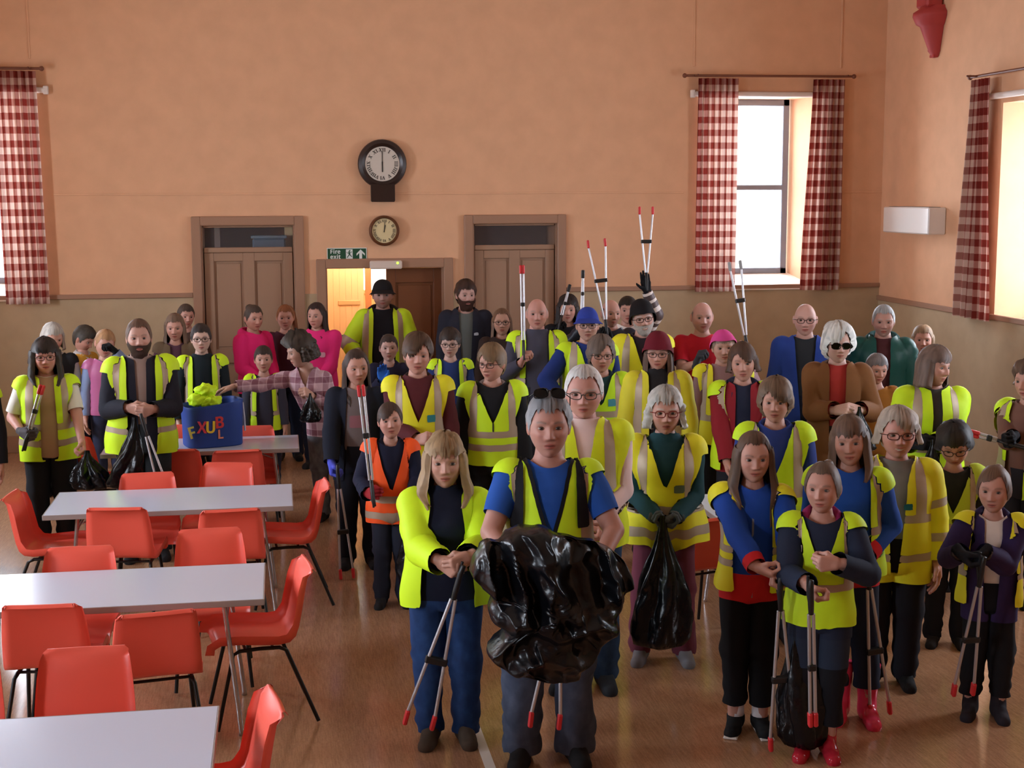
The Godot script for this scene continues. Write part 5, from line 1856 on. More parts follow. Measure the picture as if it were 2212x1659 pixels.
func people_middle() -> void:
	P(18, 0.93, -9.54, 1.74, "young man with swept dark hair in a yellow vest over a maroon fleece", {"hs": 1.12, 
		"hair": {"st": "short", "c": Color(0.085, 0.045, 0.026), "f": 0.040, "th": 0.026, "side": -0.02, "sweep": 0.5, "jag": 0.012, "rough": 0.35}, "smile": 0.7, "look": Vector3(2, 2, -3),
		"Rw": Vector3(0.90, 1.05, -9.28), "L": Vector3(0.24, 0.82, 0.08), "handR": "grip", "fingR": Vector3(0.6, 0.2, 0.6),
		"wear": [trousers(c8(30, 28, 32)), top("fleece", c8(84, 34, 38), 0.018, {"nk": 0.075}), vest({"c": YY, "o": 0.030, "v": 1.15, "h": 0.90, "patch": [0.075, 1.18, 0.024, 0.026, c8(60, 140, 150)]})], "collar": {"c": c8(48, 34, 34), "r": 0.076, "up": 0.05, "t": 0.02, "gap": 0.5}})
	P(23, 1.47, -9.64, 1.65, "woman with short fair brown hair and glasses in a zipped lime vest over black", {
		"hair": {"st": "short", "c": Color(0.19, 0.115, 0.06), "f": 0.045, "th": 0.022, "side": -0.015, "sweep": -0.3, "jag": 0.010, "rough": 0.4}, "glasses": c8(60, 44, 40), "look": Vector3(4, -30, 0), "smile": 0.1,
		"R": Vector3(-0.25, 0.80, 0.08), "L": Vector3(0.24, 0.82, 0.1),
		"wear": [trousers(BLACK), jacket(c8(26, 26, 30)), vest({"o": 0.040, "h": 0.86, "v": 1.17, "vs": 0.40, "bands": [[1.09, 0.024], [0.99, 0.024]], "zip": c8(40, 40, 44)})], "collar": {"c": c8(150, 146, 150), "r": 0.082, "up": 0.045, "t": 0.022, "gap": 0.5, "n": "hood"}})
	P(19, 0.69, -8.96, 1.36, "child in a bright orange vest over a navy coat holding a litter picker upright", {
		"b": 0.84, "hs": 0.96, "hair": {"st": "pony", "c": Color(0.06, 0.032, 0.022), "f": 0.050, "th": 0.013, "side": -0.015, "sweep": 0.4, "len": 0.18}, "smile": 0.1, "look": Vector3(-4, 2, 3),
		"Rw": Vector3(0.53, 0.80, -8.78), "Lw": Vector3(0.80, 0.76, -8.75), "handR": "grip", "handL": "grip", "gloveR": c8(150, 34, 40), "gloveL": c8(150, 34, 40), "fingR": Vector3(0.4, 0.2, 1),
		"wear": [trousers(c8(36, 40, 54)), jacket(c8(26, 28, 50)), vest({"c": c8(250, 92, 36), "o": 0.038, "h": 0.76, "bands": [[0.97, 0.030], [0.83, 0.030]], "sx": 0.0, "v": 1.02, "vs": 0.24})], "collar": {"c": c8(26, 28, 48), "r": 0.08, "up": 0.05, "t": 0.018, "gap": 0.3}})
	P(16, 0.53, -9.99, 1.60, "teenage girl with long dark hair in a navy jacket and grey printed sweatshirt", {
		"hair": {"st": "long", "c": Color(0.055, 0.032, 0.024), "f": 0.080, "th": 0.012, "len": 0.24, "open": 1.25, "rough": 0.2}, "look": Vector3(4, 12, 2), "smile": 0.1, "gaze": Vector3(0.4, 0, 1),
		"Rw": Vector3(0.33, 0.82, -9.76), "L": Vector3(0.24, 0.80, 0.08), "handR": "grip", "gloveR": c8(86, 96, 214), "fingR": Vector3(0.1, -1, 0.3),
		"wear": [trousers(c8(24, 26, 36)), top("sweatshirt", c8(110, 98, 98), 0.012, {"patch": [0.02, 1.20, 0.075, 0.05, c8(140, 92, 100)]}), jacket(c8(24, 28, 42), {"op": [0.07, 0.11], "h": 0.72})]})
	P(37, 3.25, -9.44, 1.64, "woman with brown hair in a red and navy outdoor jacket with a lime vest", {"hs": 1.10, 
		"hair": {"st": "bob", "c": Color(0.085, 0.045, 0.03), "f": 0.045, "th": 0.020, "len": 0.05, "open": 1.1, "rough": 0.4, "sweep": -0.4}, "smile": 0.5, "look": Vector3(2, -4, 3),
		"R": Vector3(-0.12, 0.88, 0.22), "L": Vector3(0.14, 0.90, 0.2),
		"wear": [trousers(c8(36, 36, 44)), top("jumper", c8(34, 40, 62), 0.012), jacket(c8(140, 34, 44), {"op": [0.05, 0.05]}), vest({"op": [0.12, 0.13], "v": 9.0, "o": 0.040, "bands": [[1.10, 0.024]]})], "collar": {"c": c8(38, 44, 72), "r": 0.092, "up": 0.05, "t": 0.03, "gap": 0.55, "back": 0.03, "n": "hood"}})
	P(30, 2.68, -9.65, 1.72, "woman in a burgundy beanie with long brown hair and a yellow hi-vis coat", {
		"hat": 0.03, "hair": {"st": "long", "c": Color(0.10, 0.055, 0.04), "f": 0.05, "th": 0.014, "len": 0.23, "open": 0.95, "rough": 0.3}, "headwear": {"st": "beanie", "c": c8(104, 22, 36), "f": 0.036, "back": -0.03, "th": 0.024, "tall": 0.012}, "glasses": c8(70, 50, 48), "smile": 0.5, "look": Vector3(6, -4, 0),
		"wear": [trousers(c8(34, 34, 40)), top("jumper", c8(34, 32, 34), 0.014, {"nk": 0.066}), hivis_coat({"c": c8(216, 208, 50), "op": [0.06, 0.05], "sx": 0.11})], "collar": {"c": c8(30, 28, 30), "r": 0.075, "up": 0.05, "t": 0.025, "gap": 0.2, "n": "scarf"}})
	P(31, 2.41, -10.29, 1.62, "woman with short greying hair and glasses in a lime vest over a teal jacket", {"hs": 1.10, 
		"hair": {"st": "short", "c": Color(0.16, 0.12, 0.10), "f": 0.050, "th": 0.026, "side": -0.03, "rough": 0.5, "sweep": 0.5}, "glasses": c8(66, 60, 60), "smile": 0.25, "look": Vector3(3, 6, 0),
		"wear": [trousers(c8(36, 40, 46)), jacket(c8(34, 62, 66)), vest({"o": 0.042, "c": c8(200, 244, 40), "v": 1.2, "bands": [[1.14, 0.026]], "patch": [0.07, 1.24, 0.026, 0.03, c8(80, 150, 170)]})], "collar": {"c": c8(30, 52, 56), "r": 0.08, "up": 0.055, "t": 0.018, "gap": 0.4}})
	P(39, 4.12, -9.82, 1.72, "white haired woman in dark sunglasses and a brown waxed jacket", {"hs": 1.15, 
		"b": 1.1, "skin": Color(0.55, 0.33, 0.27), "hair": {"st": "short", "c": Color(0.62, 0.60, 0.56), "f": 0.052, "th": 0.032, "side": -0.05, "back": -0.10, "rough": 0.55, "sweep": 0.5, "jag": 0.012}, "glasses": c8(24, 18, 16), "shades": true, "smile": 0.5, "look": Vector3(2, 10, 0),
		"Rw": Vector3(4.00, 1.12, -9.55), "Lw": Vector3(4.18, 1.12, -9.52), "handR": "grip", "handL": "grip", "fingR": Vector3(0.8, 0.2, 0.5), "fingL": Vector3(-0.8, 0.2, 0.5),
		"wear": [trousers(c8(50, 44, 42)), top("jumper", c8(168, 52, 48), 0.012), jacket(c8(116, 74, 40), {"op": [0.055, 0.045], "h": 0.72, "o": 0.032})], "collar": {"c": c8(104, 66, 36), "r": 0.086, "up": 0.05, "t": 0.016, "gap": 0.6}})
	P(2, -1.78, -10.99, 1.62, "dark long haired woman in glasses, pale shirt, neckerchief and lime vest", {"hs": 1.10, 
		"b": 1.12, "bust": 0.04, "belly": 0.03, "skin": Color(0.56, 0.27, 0.22), "hair": {"st": "long", "c": Color(0.035, 0.024, 0.02), "f": 0.038, "th": 0.022, "len": 0.18, "open": 0.92, "rough": 0.5, "curl": 0.006, "full": 0.012}, "glasses": c8(70, 40, 40), "smile": 0.6, "yaw": 10.0,
		"Rw": Vector3(-1.94, 0.94, -10.78), "Lw": Vector3(-1.50, 0.82, -10.75), "handR": "grip", "handL": "grip", "gloveR": c8(84, 78, 84), "fingR": Vector3(0.4, -0.2, 0.8),
		"wear": [trousers(c8(26, 28, 34)), top("shirt", c8(222, 216, 210), 0.010, {"cf": 0.24}), {"n": "tunic", "c": c8(176, 150, 122), "o": 0.018, "h": 0.80, "cf": 0.04, "nk": 0.08, "fold": 0.006}, vest({"op": [0.05, 0.06], "v": 9.0, "o": 0.030, "bands": [[1.05, 0.025], [0.92, 0.025]], "h": 0.76})], "collar": {"c": c8(96, 84, 78), "r": 0.07, "up": 0.03, "gap": 0.5, "n": "neckerchief"}})
	P(6, -1.03, -10.49, 1.80, "bearded man in a dark jacket and lime vest holding a sack and a litter picker", {"hs": 1.10, 
		"b": 1.05, "skin": Color(0.53, 0.30, 0.23), "hair": {"st": "short", "c": Color(0.13, 0.075, 0.05), "f": 0.082, "th": 0.013, "side": 0.006}, "beard": Color(0.055, 0.03, 0.022), "beard_len": 0.011, "smile": 0.0, "yaw": 6.0,
		"Rw": Vector3(-1.09, 1.18, -10.24), "Lw": Vector3(-0.93, 1.17, -10.22), "handR": "grip", "handL": "grip", "fingR": Vector3(0.7, -0.1, 0.7), "fingL": Vector3(-0.7, -0.1, 0.7),
		"wear": [trousers(c8(44, 50, 54)), top("shirt", c8(150, 128, 118), 0.010, {"nk": 0.07}), jacket(c8(34, 34, 44), {"op": [0.035, 0.02]}), vest({"op": [0.085, 0.08], "v": 9.0, "o": 0.040, "bands": [[1.12, 0.026], [0.955, 0.02]], "h": 0.79, "sx": 0.125, "flare": 0.03})], "collar": {"c": c8(44, 44, 54), "r": 0.078, "up": 0.04, "gap": 0.55}})

func people_back() -> void:
	P(1, -2.24, -10.34, 1.63, "person in a black coat and lime vest beyond the end of the tea tables", {"hair": {"st": "short", "c": GREY_H, "f": 0.055, "th": 0.02}, "wear": [trousers(BLACK), jacket(c8(24, 24, 30)), vest({"op": [0.14, 0.15], "v": 9.0, "o": 0.04})]})
	P(3, -2.03, -12.97, 1.57, "woman with pale blond hair in a white top and black waistcoat", {"hair": {"st": "bob", "c": Color(0.42, 0.38, 0.34), "f": 0.06, "th": 0.018, "len": 0.1, "open": 1.1}, "look": Vector3(18, 20, 0), "wear": [trousers(BLACK), top("sweater", c8(190, 190, 196)), {"n": "waistcoat", "c": c8(30, 30, 34), "o": 0.02, "h": 0.84, "cf": 0.03, "nk": 0.09}]})
	P(4, -1.92, -14.06, 1.44, "dark haired youngster with head bowed wearing a striped scarf and mustard top", {"b": 0.9, "hs": 1.02, "hair": {"st": "short", "c": Color(0.05, 0.04, 0.03), "f": 0.055, "th": 0.022}, "yaw": 55.0, "look": Vector3(28, 10, 0), "wear": [trousers(NAVY), top("sweater", c8(190, 140, 50), 0.014)], "collar": {"c": c8(186, 180, 178), "r": 0.074, "up": 0.06, "t": 0.024, "gap": 0.1, "n": "scarf"}})
	P(5, -1.58, -12.99, 1.50, "fair haired girl in a pink padded gilet with grey blue sleeves", {"b": 0.88, "hs": 1.02, "hair": {"st": "bun", "c": Color(0.36, 0.19, 0.09), "f": 0.06, "th": 0.014, "by": 0.06}, "look": Vector3(12, 14, -8), "smile": 0.8, "Lw": Vector3(-1.46, 1.32, -12.75), "handL": "grip", "gloveL": BLACK, "wear": [trousers(c8(44, 48, 70)), top("sweater", c8(128, 142, 178), 0.012), {"n": "gilet", "c": c8(176, 96, 138), "o": 0.026, "h": 0.86, "cf": 0.03, "nk": 0.08, "quilt": 0.008, "m": "puffer"}]})
	P(7, -0.99, -13.52, 1.59, "girl with very long light brown hair and a brown furry waistcoat", {"b": 0.9, "hair": {"st": "long", "c": Color(0.17, 0.105, 0.07), "f": 0.07, "th": 0.014, "len": 0.34, "open": 1.1, "flare": 0.03}, "look": Vector3(8, -6, 0), "wear": [trousers(NAVY), top("top", c8(92, 60, 76), 0.010), {"n": "waistcoat", "c": c8(110, 92, 72), "o": 0.03, "h": 0.84, "cf": 0.03, "nk": 0.09, "fold": 0.02, "op": [0.05, 0.05]}]})
	P(8, -0.94, -14.30, 1.62, "dark haired youngster standing at the back beside the tan door", {"b": 0.88, "hs": 1.0, "hair": {"st": "short", "c": Color(0.06, 0.04, 0.03), "f": 0.065, "th": 0.012}, "smile": 0.3, "look": Vector3(4, 18, -4), "wear": [trousers(NAVY), top("hoodie", c8(74, 56, 48), 0.018)]})
	P(9, -0.68, -12.24, 1.60, "boy with short dark hair and glasses in a black top and lime vest", {"b": 0.88, "hs": 1.03, "skin": Color(0.56, 0.36, 0.29), "hair": {"st": "short", "c": Color(0.035, 0.025, 0.022), "f": 0.066, "th": 0.015, "side": -0.015}, "glasses": c8(30, 24, 24), "wear": [trousers(BLACK), top("fleece", c8(24, 34, 40), 0.016, {"nk": 0.066}), vest({"op": [0.075, 0.08], "v": 9.0, "o": 0.028, "sx": 0.125})], "collar": {"c": c8(24, 34, 40), "r": 0.066, "up": 0.04, "gap": 0.2}})
	P(10, -0.27, -13.92, 1.63, "girl with tied back hair in a pink hooded top, turned to one side", {"b": 0.95, "hair": {"st": "bun", "c": Color(0.06, 0.04, 0.03), "f": 0.07, "th": 0.010, "side": 0.0, "by": 0.09}, "yaw": 42.0, "look": Vector3(6, -14, 0), "R": Vector3(-0.1, 0.95, 0.22), "L": Vector3(0.12, 0.95, 0.22), "wear": [trousers(NAVY), top("hoodie", c8(226, 40, 118), 0.024, {"h": 0.82, "fold": 0.012})], "collar": {"c": c8(206, 34, 106), "r": 0.085, "up": 0.05, "t": 0.03, "gap": 0.5, "back": 0.05, "n": "hood"}})
	P(11, 0.05, -14.28, 1.60, "ginger haired girl with a high ponytail between two pink tops", {"b": 0.9, "skin": Color(0.50, 0.25, 0.19), "hair": {"st": "pony", "c": GINGER_H, "f": 0.07, "th": 0.010, "side": 0.0, "len": 0.34, "tx": 0.10}, "look": Vector3(4, 0, 0), "wear": [trousers(NAVY), top("hoodie", c8(70, 30, 42), 0.018)]})
	P(12, 0.36, -13.82, 1.65, "girl with half tied dark hair in a plain pink sweatshirt with white crest", {"b": 1.05, "bust": 0.02, "hair": {"st": "long", "c": Color(0.035, 0.02, 0.018), "f": 0.078, "th": 0.012, "len": 0.18, "open": 1.2}, "yaw": -16.0, "look": Vector3(4, -12, 0), "L": Vector3(0.06, 0.92, 0.22), "R": Vector3(-0.06, 0.92, 0.22), "wear": [trousers(NAVY), top("sweatshirt", c8(222, 44, 118), 0.022, {"h": 0.82, "fold": 0.012, "patch": [0.075, 1.22, 0.024, 0.026, c8(226, 170, 190)]})]})
	P(13, -0.16, -12.60, 1.36, "small dark haired boy in a lime vest behind the plaid shirt", {"b": 0.84, "hs": 0.97, "hair": {"st": "short", "c": Color(0.04, 0.025, 0.02), "f": 0.06, "th": 0.014}, "wear": [trousers(NAVY), top("sweatshirt", c8(60, 60, 74), 0.016), vest({"op": [0.07, 0.08], "v": 9.0, "o": 0.03, "bands": [[1.0, 0.026]]})]})
	P(14, 0.36, -11.50, 1.56, "curly haired woman in a pink plaid shirt reaching into the blue tub", {"b": 0.98, "bust": 0.03, "skin": Color(0.52, 0.30, 0.23), "crumple": 0.012, "lean": Vector3(-0.17, -0.02, 0.05), "head_off": Vector3(-0.05, 0.0, 0.03), "hair": {"st": "curly", "c": Color(0.055, 0.038, 0.028), "f": 0.055, "th": 0.040, "len": 0.06, "open": 1.25, "curl": 0.020, "rough": 1.0, "full": 0.014}, "yaw": -14.0, "look": Vector3(12, -56, 0), "Rw": Vector3(-0.46, 1.16, -11.33), "hintR": Vector3(0, -1, -0.4), "Lw": Vector3(0.24, 1.08, -11.28), "handL": "grip", "fingR": Vector3(-1, -0.2, 0.1), "palmR": Vector3(0, -1, 0.2), "footR": Vector3(-0.06, 0, 0), "footL": Vector3(0.16, 0, 0.02), "wear": [trousers(c8(128, 132, 138), "denim"), top("plaid_shirt", Color.WHITE, 0.014, {"m": "plaid", "h": 0.82, "fold": 0.010, "v": 1.28, "vs": 0.35})], "collar": {"c": c8(170, 142, 150), "r": 0.072, "up": 0.03, "gap": 0.6}})
	P(15, 1.04, -14.24, 1.84, "tall man in a black cap and lime hi-vis jacket in front of the open doorway", {"hs": 1.17, "b": 1.22, "belly": 0.04, "fw": 1.08, "hat": 0.022, "skin": Color(0.46, 0.26, 0.21), "hair": {"st": "short", "c": DARK_H, "f": 0.07, "th": 0.006}, "stubble": Color(0.10, 0.06, 0.05), "headwear": {"st": "cap", "c": c8(22, 20, 24), "f": 0.045, "back": 0.0, "th": 0.016, "tall": 0.012, "n": "baseball_cap"}, "R": Vector3(-0.22, 0.95, 0.16), "L": Vector3(0.25, 0.88, 0.14), "hintR": Vector3(-1, -0.2, -0.3), "hintL": Vector3(1, -0.2, -0.3), "wear": [trousers(BLACK), top("hoodie", c8(24, 22, 28), 0.016, {"zip": c8(150, 148, 152)}), hivis_coat({"op": [0.085, 0.10], "c": c8(200, 236, 40), "sx": 0.128, "ss": [0.26, 0.42], "h": 0.80})], "collar": {"c": c8(26, 22, 26), "r": 0.09, "up": 0.06, "t": 0.03, "gap": 0.6, "back": 0.04, "n": "hood"}})
	P(17, 0.95, -12.36, 1.47, "boy with cropped dark hair in a navy coat raising a blue gloved hand", {"b": 0.84, "hs": 1.0, "skin": Color(0.55, 0.34, 0.29), "hair": {"st": "short", "c": Color(0.045, 0.03, 0.025), "f": 0.064, "th": 0.010}, "Rw": Vector3(0.87, 1.08, -12.14), "handR": "open", "gloveR": c8(52, 116, 214), "gloveL": c8(52, 116, 214), "fingR": Vector3(0, 1, 0.2), "palmR": Vector3(0, 0, 1), "wear": [trousers(NAVY), jacket(c8(34, 34, 58))], "collar": {"c": c8(32, 30, 50), "r": 0.08, "up": 0.05, "t": 0.02, "gap": 0.3}})
	P(20, 1.85, -13.90, 1.84, "tall bearded man with dark hair in a dark jacket and grey t-shirt", {"hs": 1.15, "b": 1.05, "skin": Color(0.50, 0.29, 0.24), "hair": {"st": "short", "c": Color(0.045, 0.022, 0.016), "f": 0.062, "th": 0.022, "rough": 0.4}, "beard": Color(0.06, 0.026, 0.018), "beard_len": 0.014, "look": Vector3(4, 16, 0), "wear": [trousers(BLACK), top("t_shirt", c8(92, 94, 90), 0.010, {"nk": 0.088}), jacket(c8(34, 34, 46), {"op": [0.06, 0.03], "patch": [0.085, 1.24, 0.018, 0.014, c8(190, 196, 206)]})], "collar": {"c": c8(30, 30, 40), "r": 0.082, "up": 0.05, "gap": 0.7}})
	P(21, 1.48, -12.18, 1.52, "boy with dark hair and glasses in a lime vest over a blue top", {"b": 0.86, "hs": 1.02, "skin": Color(0.52, 0.32, 0.26), "hair": {"st": "short", "c": Color(0.045, 0.03, 0.024), "f": 0.050, "th": 0.024, "rough": 0.5}, "glasses": c8(40, 36, 40), "look": Vector3(6, -8, 0), "wear": [trousers(NAVY), top("t_shirt", c8(40, 58, 112), 0.012), vest({"op": [0.075, 0.09], "v": 9.0, "o": 0.026})]})
	P(22, 2.11, -13.21, 1.61, "woman with long light brown hair and dark glasses frames in a dark brown coat", {"hair": {"st": "long", "c": Color(0.16, 0.085, 0.05), "f": 0.085, "th": 0.012, "len": 0.2, "open": 1.2}, "glasses": c8(30, 20, 20), "skin": Color(0.46, 0.25, 0.18), "wear": [trousers(BLACK), jacket(c8(52, 38, 34))]})
	P(25, 2.21, -11.89, 1.81, "bald older man in a dark grey shirt and lime vest holding a litter picker up", {"hs": 1.16, "b": 1.05, "skin": Color(0.56, 0.28, 0.23), "hair": {"st": "ring", "c": Color(0.45, 0.40, 0.38), "th": 0.006}, "brow": Color(0.36, 0.24, 0.20), "Rw": Vector3(2.03, 1.27, -11.66), "handR": "grip", "fingR": Vector3(0.3, 0.8, 0.5), "palmR": Vector3(1, 0, 0.3), "wear": [trousers(c8(50, 48, 54)), top("shirt", c8(70, 68, 82), 0.014, {"nk": 0.068}), vest({"op": [0.085, 0.09], "v": 9.0, "o": 0.028, "bands": [[1.05, 0.026]], "sx": 0.125})], "collar": {"c": c8(66, 64, 78), "r": 0.072, "up": 0.035, "gap": 0.5}})
	P(26, 2.82, -13.51, 1.69, "woman with curly dark hair in a black coat at the back by the tan door", {"hair": {"st": "curly", "c": Color(0.03, 0.02, 0.018), "f": 0.06, "th": 0.026, "len": 0.13, "open": 1.05, "curl": 0.012, "rough": 0.8}, "smile": 0.5, "Rw": Vector3(2.66, 1.36, -13.26), "handR": "grip", "gloveR": BLACK, "fingR": Vector3(0.2, 0.9, 0.4), "wear": [trousers(BLACK), jacket(c8(26, 24, 28))]})
	P(27, 2.50, -11.17, 1.78, "person in a blue cap with yellow hi-vis jacket and blue sleeve", {"hs": 1.13, "hat": 0.02, "b": 1.05, "skin": Color(0.50, 0.28, 0.22), "hair": {"st": "short", "c": LIGHT_H, "f": 0.07, "th": 0.008}, "headwear": {"st": "cap", "c": c8(44, 62, 150), "f": 0.048, "back": 0.0, "th": 0.014, "tall": 0.008, "n": "baseball_cap"}, "glasses": c8(80, 70, 66), "smile": 0.4, "hintR": Vector3(-1, 0.1, -0.2), "R": Vector3(-0.2, 0.98, 0.2), "wear": [trousers(NAVY), top("fleece", c8(32, 52, 118), 0.020), vest({"o": 0.032, "v": 1.24, "bands": [[1.06, 0.026]], "sx": 0.10})], "collar": {"c": c8(222, 180, 60), "r": 0.08, "up": 0.04, "t": 0.014, "gap": 0.6}})
	P(28, 3.03, -12.56, 1.74, "bald man in a dark padded jacket holding two litter pickers aloft", {"hs": 1.10, "b": 1.05, "skin": Color(0.50, 0.26, 0.20), "stubble": Color(0.2, 0.13, 0.10), "hair": {"st": "ring", "c": Color(0.10, 0.07, 0.06), "th": 0.003}, "look": Vector3(4, 20, 0), "Rw": Vector3(2.73, 1.47, -12.42), "Lw": Vector3(2.98, 1.38, -12.34), "handR": "grip", "handL": "grip", "gloveR": BLACK, "gloveL": BLACK, "fingR": Vector3(0, 1, 0.3), "fingL": Vector3(-0.2, 1, 0.3), "wear": [trousers(BLACK), jacket(c8(32, 34, 48), {"quilt": 0.008, "m": "puffer"})]})
	P(29, 3.13, -11.78, 1.78, "smiling man in a black beanie with glasses and white beard in a yellow vest", {"hs": 1.17, "b": 1.1, "hat": 0.026, "skin": Color(0.56, 0.31, 0.25), "hair": {"st": "short", "c": Color(0.5, 0.46, 0.44), "th": 0.004}, "headwear": {"st": "beanie", "c": c8(24, 20, 24), "f": 0.042, "back": -0.03, "th": 0.022, "tall": 0.016}, "glasses": c8(50, 30, 34), "beard": Color(0.48, 0.42, 0.40), "beard_len": 0.006, "smile": 1.0, "teeth": true, "look": Vector3(2, 6, 8), "wear": [trousers(NAVY), jacket(c8(42, 30, 36)), vest({"c": YY, "o": 0.042, "v": 1.2, "bands": [[1.10, 0.026]]})], "collar": {"c": c8(40, 28, 34), "r": 0.085, "up": 0.05, "t": 0.022, "gap": 0.4}})
	P(35, 3.69, -11.84, 1.76, "balding man in a plain red t-shirt with a grey glove", {"hs": 1.15, "b": 1.12, "belly": 0.03, "fw": 1.05, "skin": Color(0.56, 0.30, 0.25), "hair": {"st": "ring", "c": Color(0.28, 0.20, 0.17), "th": 0.006}, "brow": Color(0.3, 0.2, 0.16), "stubble": Color(0.32, 0.2, 0.17), "look": Vector3(4, 6, 0), "Rw": Vector3(3.53, 1.25, -11.47), "handR": "grip", "gloveR": c8(58, 58, 62), "fingR": Vector3(0.2, 0.9, 0.4), "wear": [trousers(NAVY), top("t_shirt", c8(188, 28, 48), 0.012, {"cf": 0.22, "nk": 0.086})]})
	P(36, 3.43, -10.44, 1.65, "woman in a pink hat and grey jumper under a yellow vest", {"hat": 0.022, "hair": {"st": "short", "c": Color(0.3, 0.22, 0.16), "th": 0.012, "f": 0.05}, "skin": Color(0.56, 0.31, 0.25), "headwear": {"st": "beanie", "c": c8(216, 74, 148), "f": 0.060, "back": -0.01, "th": 0.020}, "smile": 0.7, "look": Vector3(4, 4, 4), "Lw": Vector3(3.70, 1.40, -10.72), "handL": "grip", "fingL": Vector3(0.1, 0.9, 0.3), "wear": [trousers(BLACK), top("jumper", c8(150, 116, 120), 0.014, {"nk": 0.074}), vest({"c": YY, "op": [0.075, 0.07], "v": 9.0, "o": 0.030})]})
	P(38, 4.33, -11.02, 1.80, "bald man with glasses in an open blue overall coat", {"hs": 1.15, "b": 1.14, "fw": 1.04, "skin": Color(0.54, 0.31, 0.26), "glasses": c8(60, 36, 36), "brow": Color(0.30, 0.20, 0.16), "smile": 0.4, "look": Vector3(4, -2, 0), "wear": [trousers(NAVY), top("t_shirt", c8(40, 44, 50), 0.010, {"nk": 0.082}), jacket(c8(40, 68, 150), {"op": [0.075, 0.02]})], "collar": {"c": c8(36, 58, 130), "r": 0.086, "up": 0.035, "gap": 0.75}})
	P(40, 5.02, -11.01, 1.77, "grey haired man in a dark green padded jacket near the heater wall", {"hs": 1.12, "b": 1.15, "skin": Color(0.46, 0.25, 0.20), "hair": {"st": "short", "c": Color(0.30, 0.30, 0.30), "f": 0.075, "th": 0.010}, "stubble": Color(0.25, 0.2, 0.18), "look": Vector3(6, 0, 0), "wear": [trousers(BLACK), top("t_shirt", c8(74, 36, 40), 0.012), jacket(c8(24, 78, 72), {"op": [0.05, 0.045], "quilt": 0.014, "m": "puffer", "o": 0.028})], "collar": {"c": c8(22, 66, 62), "r": 0.088, "up": 0.07, "t": 0.028, "gap": 0.5, "back": 0.02, "n": "hood"}})
	P(41, 5.75, -11.77, 1.51, "woman with long fair hair in a dark coat beside the green padded jacket", {"hair": {"st": "long", "c": Color(0.30, 0.19, 0.11), "f": 0.07, "th": 0.016, "len": 0.22, "open": 1.05}, "smile": 0.4, "wear": [trousers(BLACK), jacket(c8(30, 28, 34))]})
	P(42, 4.65, -10.30, 1.44, "boy with silvery hair peeping behind the brown waxed jacket in a mustard coat", {"b": 0.86, "hs": 0.97, "hair": {"st": "short", "c": Color(0.16, 0.14, 0.14), "f": 0.06, "th": 0.016}, "look": Vector3(10, 20, 0), "wear": [trousers(NAVY), jacket(c8(150, 96, 34))]})
	P(52, 3.30, -12.98, 1.72, "person at the back in a white striped top raising a gloved hand", {"hair": {"st": "short", "c": DARK_H, "f": 0.06, "th": 0.016}, "Lw": Vector3(3.42, 1.79, -12.72), "hintL": Vector3(0.8, -0.6, 0.2), "fingL": Vector3(-0.15, 1, 0.1), "palmL": Vector3(0.1, 0, 1), "handL": "spread", "gloveL": BLACK, "wear": [trousers(BLACK), top("striped_top", c8(226, 216, 210), 0.016, {"ss": [0.10, 0.20, 0.30, 0.40, 0.48], "sc": c8(96, 84, 84)})]})

var part_words := {"body": "body", "hair": "hair"}

func raise_person(S: Dictionary, D: Dictionary) -> void:
	var t := thing("person", S.label, "person", S.pos, deg_to_rad(S.yaw), "people gathered in the hall")
	var made := {}
	for key in D:
		if not D[key] is Array or D[key].size() != 4:
			continue
		var e: Array = D[key]
		var m: Material
		if e[2] == "skin":
			m = mats["skin"]
		elif e[2] == "hair":
			m = mats["hair"]
		else:
			m = cloth(e[1], e[2])
		made[key] = [e[0].mesh(), m, e[3]]
	for key in made:
		if "." in key:
			continue
		var o := part(made[key][2], made[key][0], made[key][1], t)
		for sub in made:
			if sub.begins_with(key + "."):
				part(made[sub][2], made[sub][0], made[sub][1], o)
	for sub in made:
		# trims whose garment has nothing left of its own
		if "." in sub and not made.has(sub.get_slice(".", 0)):
			part(made[sub][2], made[sub][0], made[sub][1], t)
	# shoes
	var s: float = D.s
	var kind: String = S.get("shoe", "shoe")
	var st: Tmpl = shoes_t[kind]
	for side in [-1.0, 1.0]:
		var foot: Vector3 = S.get("footR" if side < 0 else "footL", Vector3(side * S.get("stance", 0.1), 0.0, 0.0))
		var o := part("shoe" if kind == "shoe" else ("boot" if kind == "boot" else "wellington_boot"), shoe_mesh(kind), cloth(S.get("shoe_c", c8(36, 34, 36)), "gloss" if kind == "welly" else "leather"), t)
		o.position = foot * s
		o.rotation.y = side * 0.18
		o.scale = Vector3.ONE * clampf(s * 1.04, 0.7, 1.1)
		if S.has("sole"):
			part("sole", MB.new().box(Vector3(0, 0.008, 0.04), Vector3(0.078, 0.014, 0.26), 0.006).mesh(), cloth(S.sole), o)
		if S.has("socks"):
			part("sock", MB.new().tube([Vector3(0, 0.06, -0.035), Vector3(0, 0.14, -0.032)], 0.046, 12).mesh(), cloth(c8(230, 224, 224)), o)

var shoe_meshes := {}
func shoe_mesh(kind: String) -> ArrayMesh:
	if not shoe_meshes.has(kind):
		var b := MB.new()
		b.v = shoes_t[kind].v
		b.n = shoes_t[kind].n
		b.ix = shoes_t[kind].ix
		shoe_meshes[kind] = b.mesh()
	return shoe_meshes[kind]

var results := []
func work(i: int) -> void:
	results[i] = build_body(crowd[i])

func build_people() -> void:
	make_templates()
	people_front()
	people_middle()
	people_back()
	results.resize(crowd.size())
	var g := WorkerThreadPool.add_group_task(work, crowd.size())
	WorkerThreadPool.wait_for_group_task_completion(g)
	for i in crowd.size():
		raise_person(crowd[i], results[i])

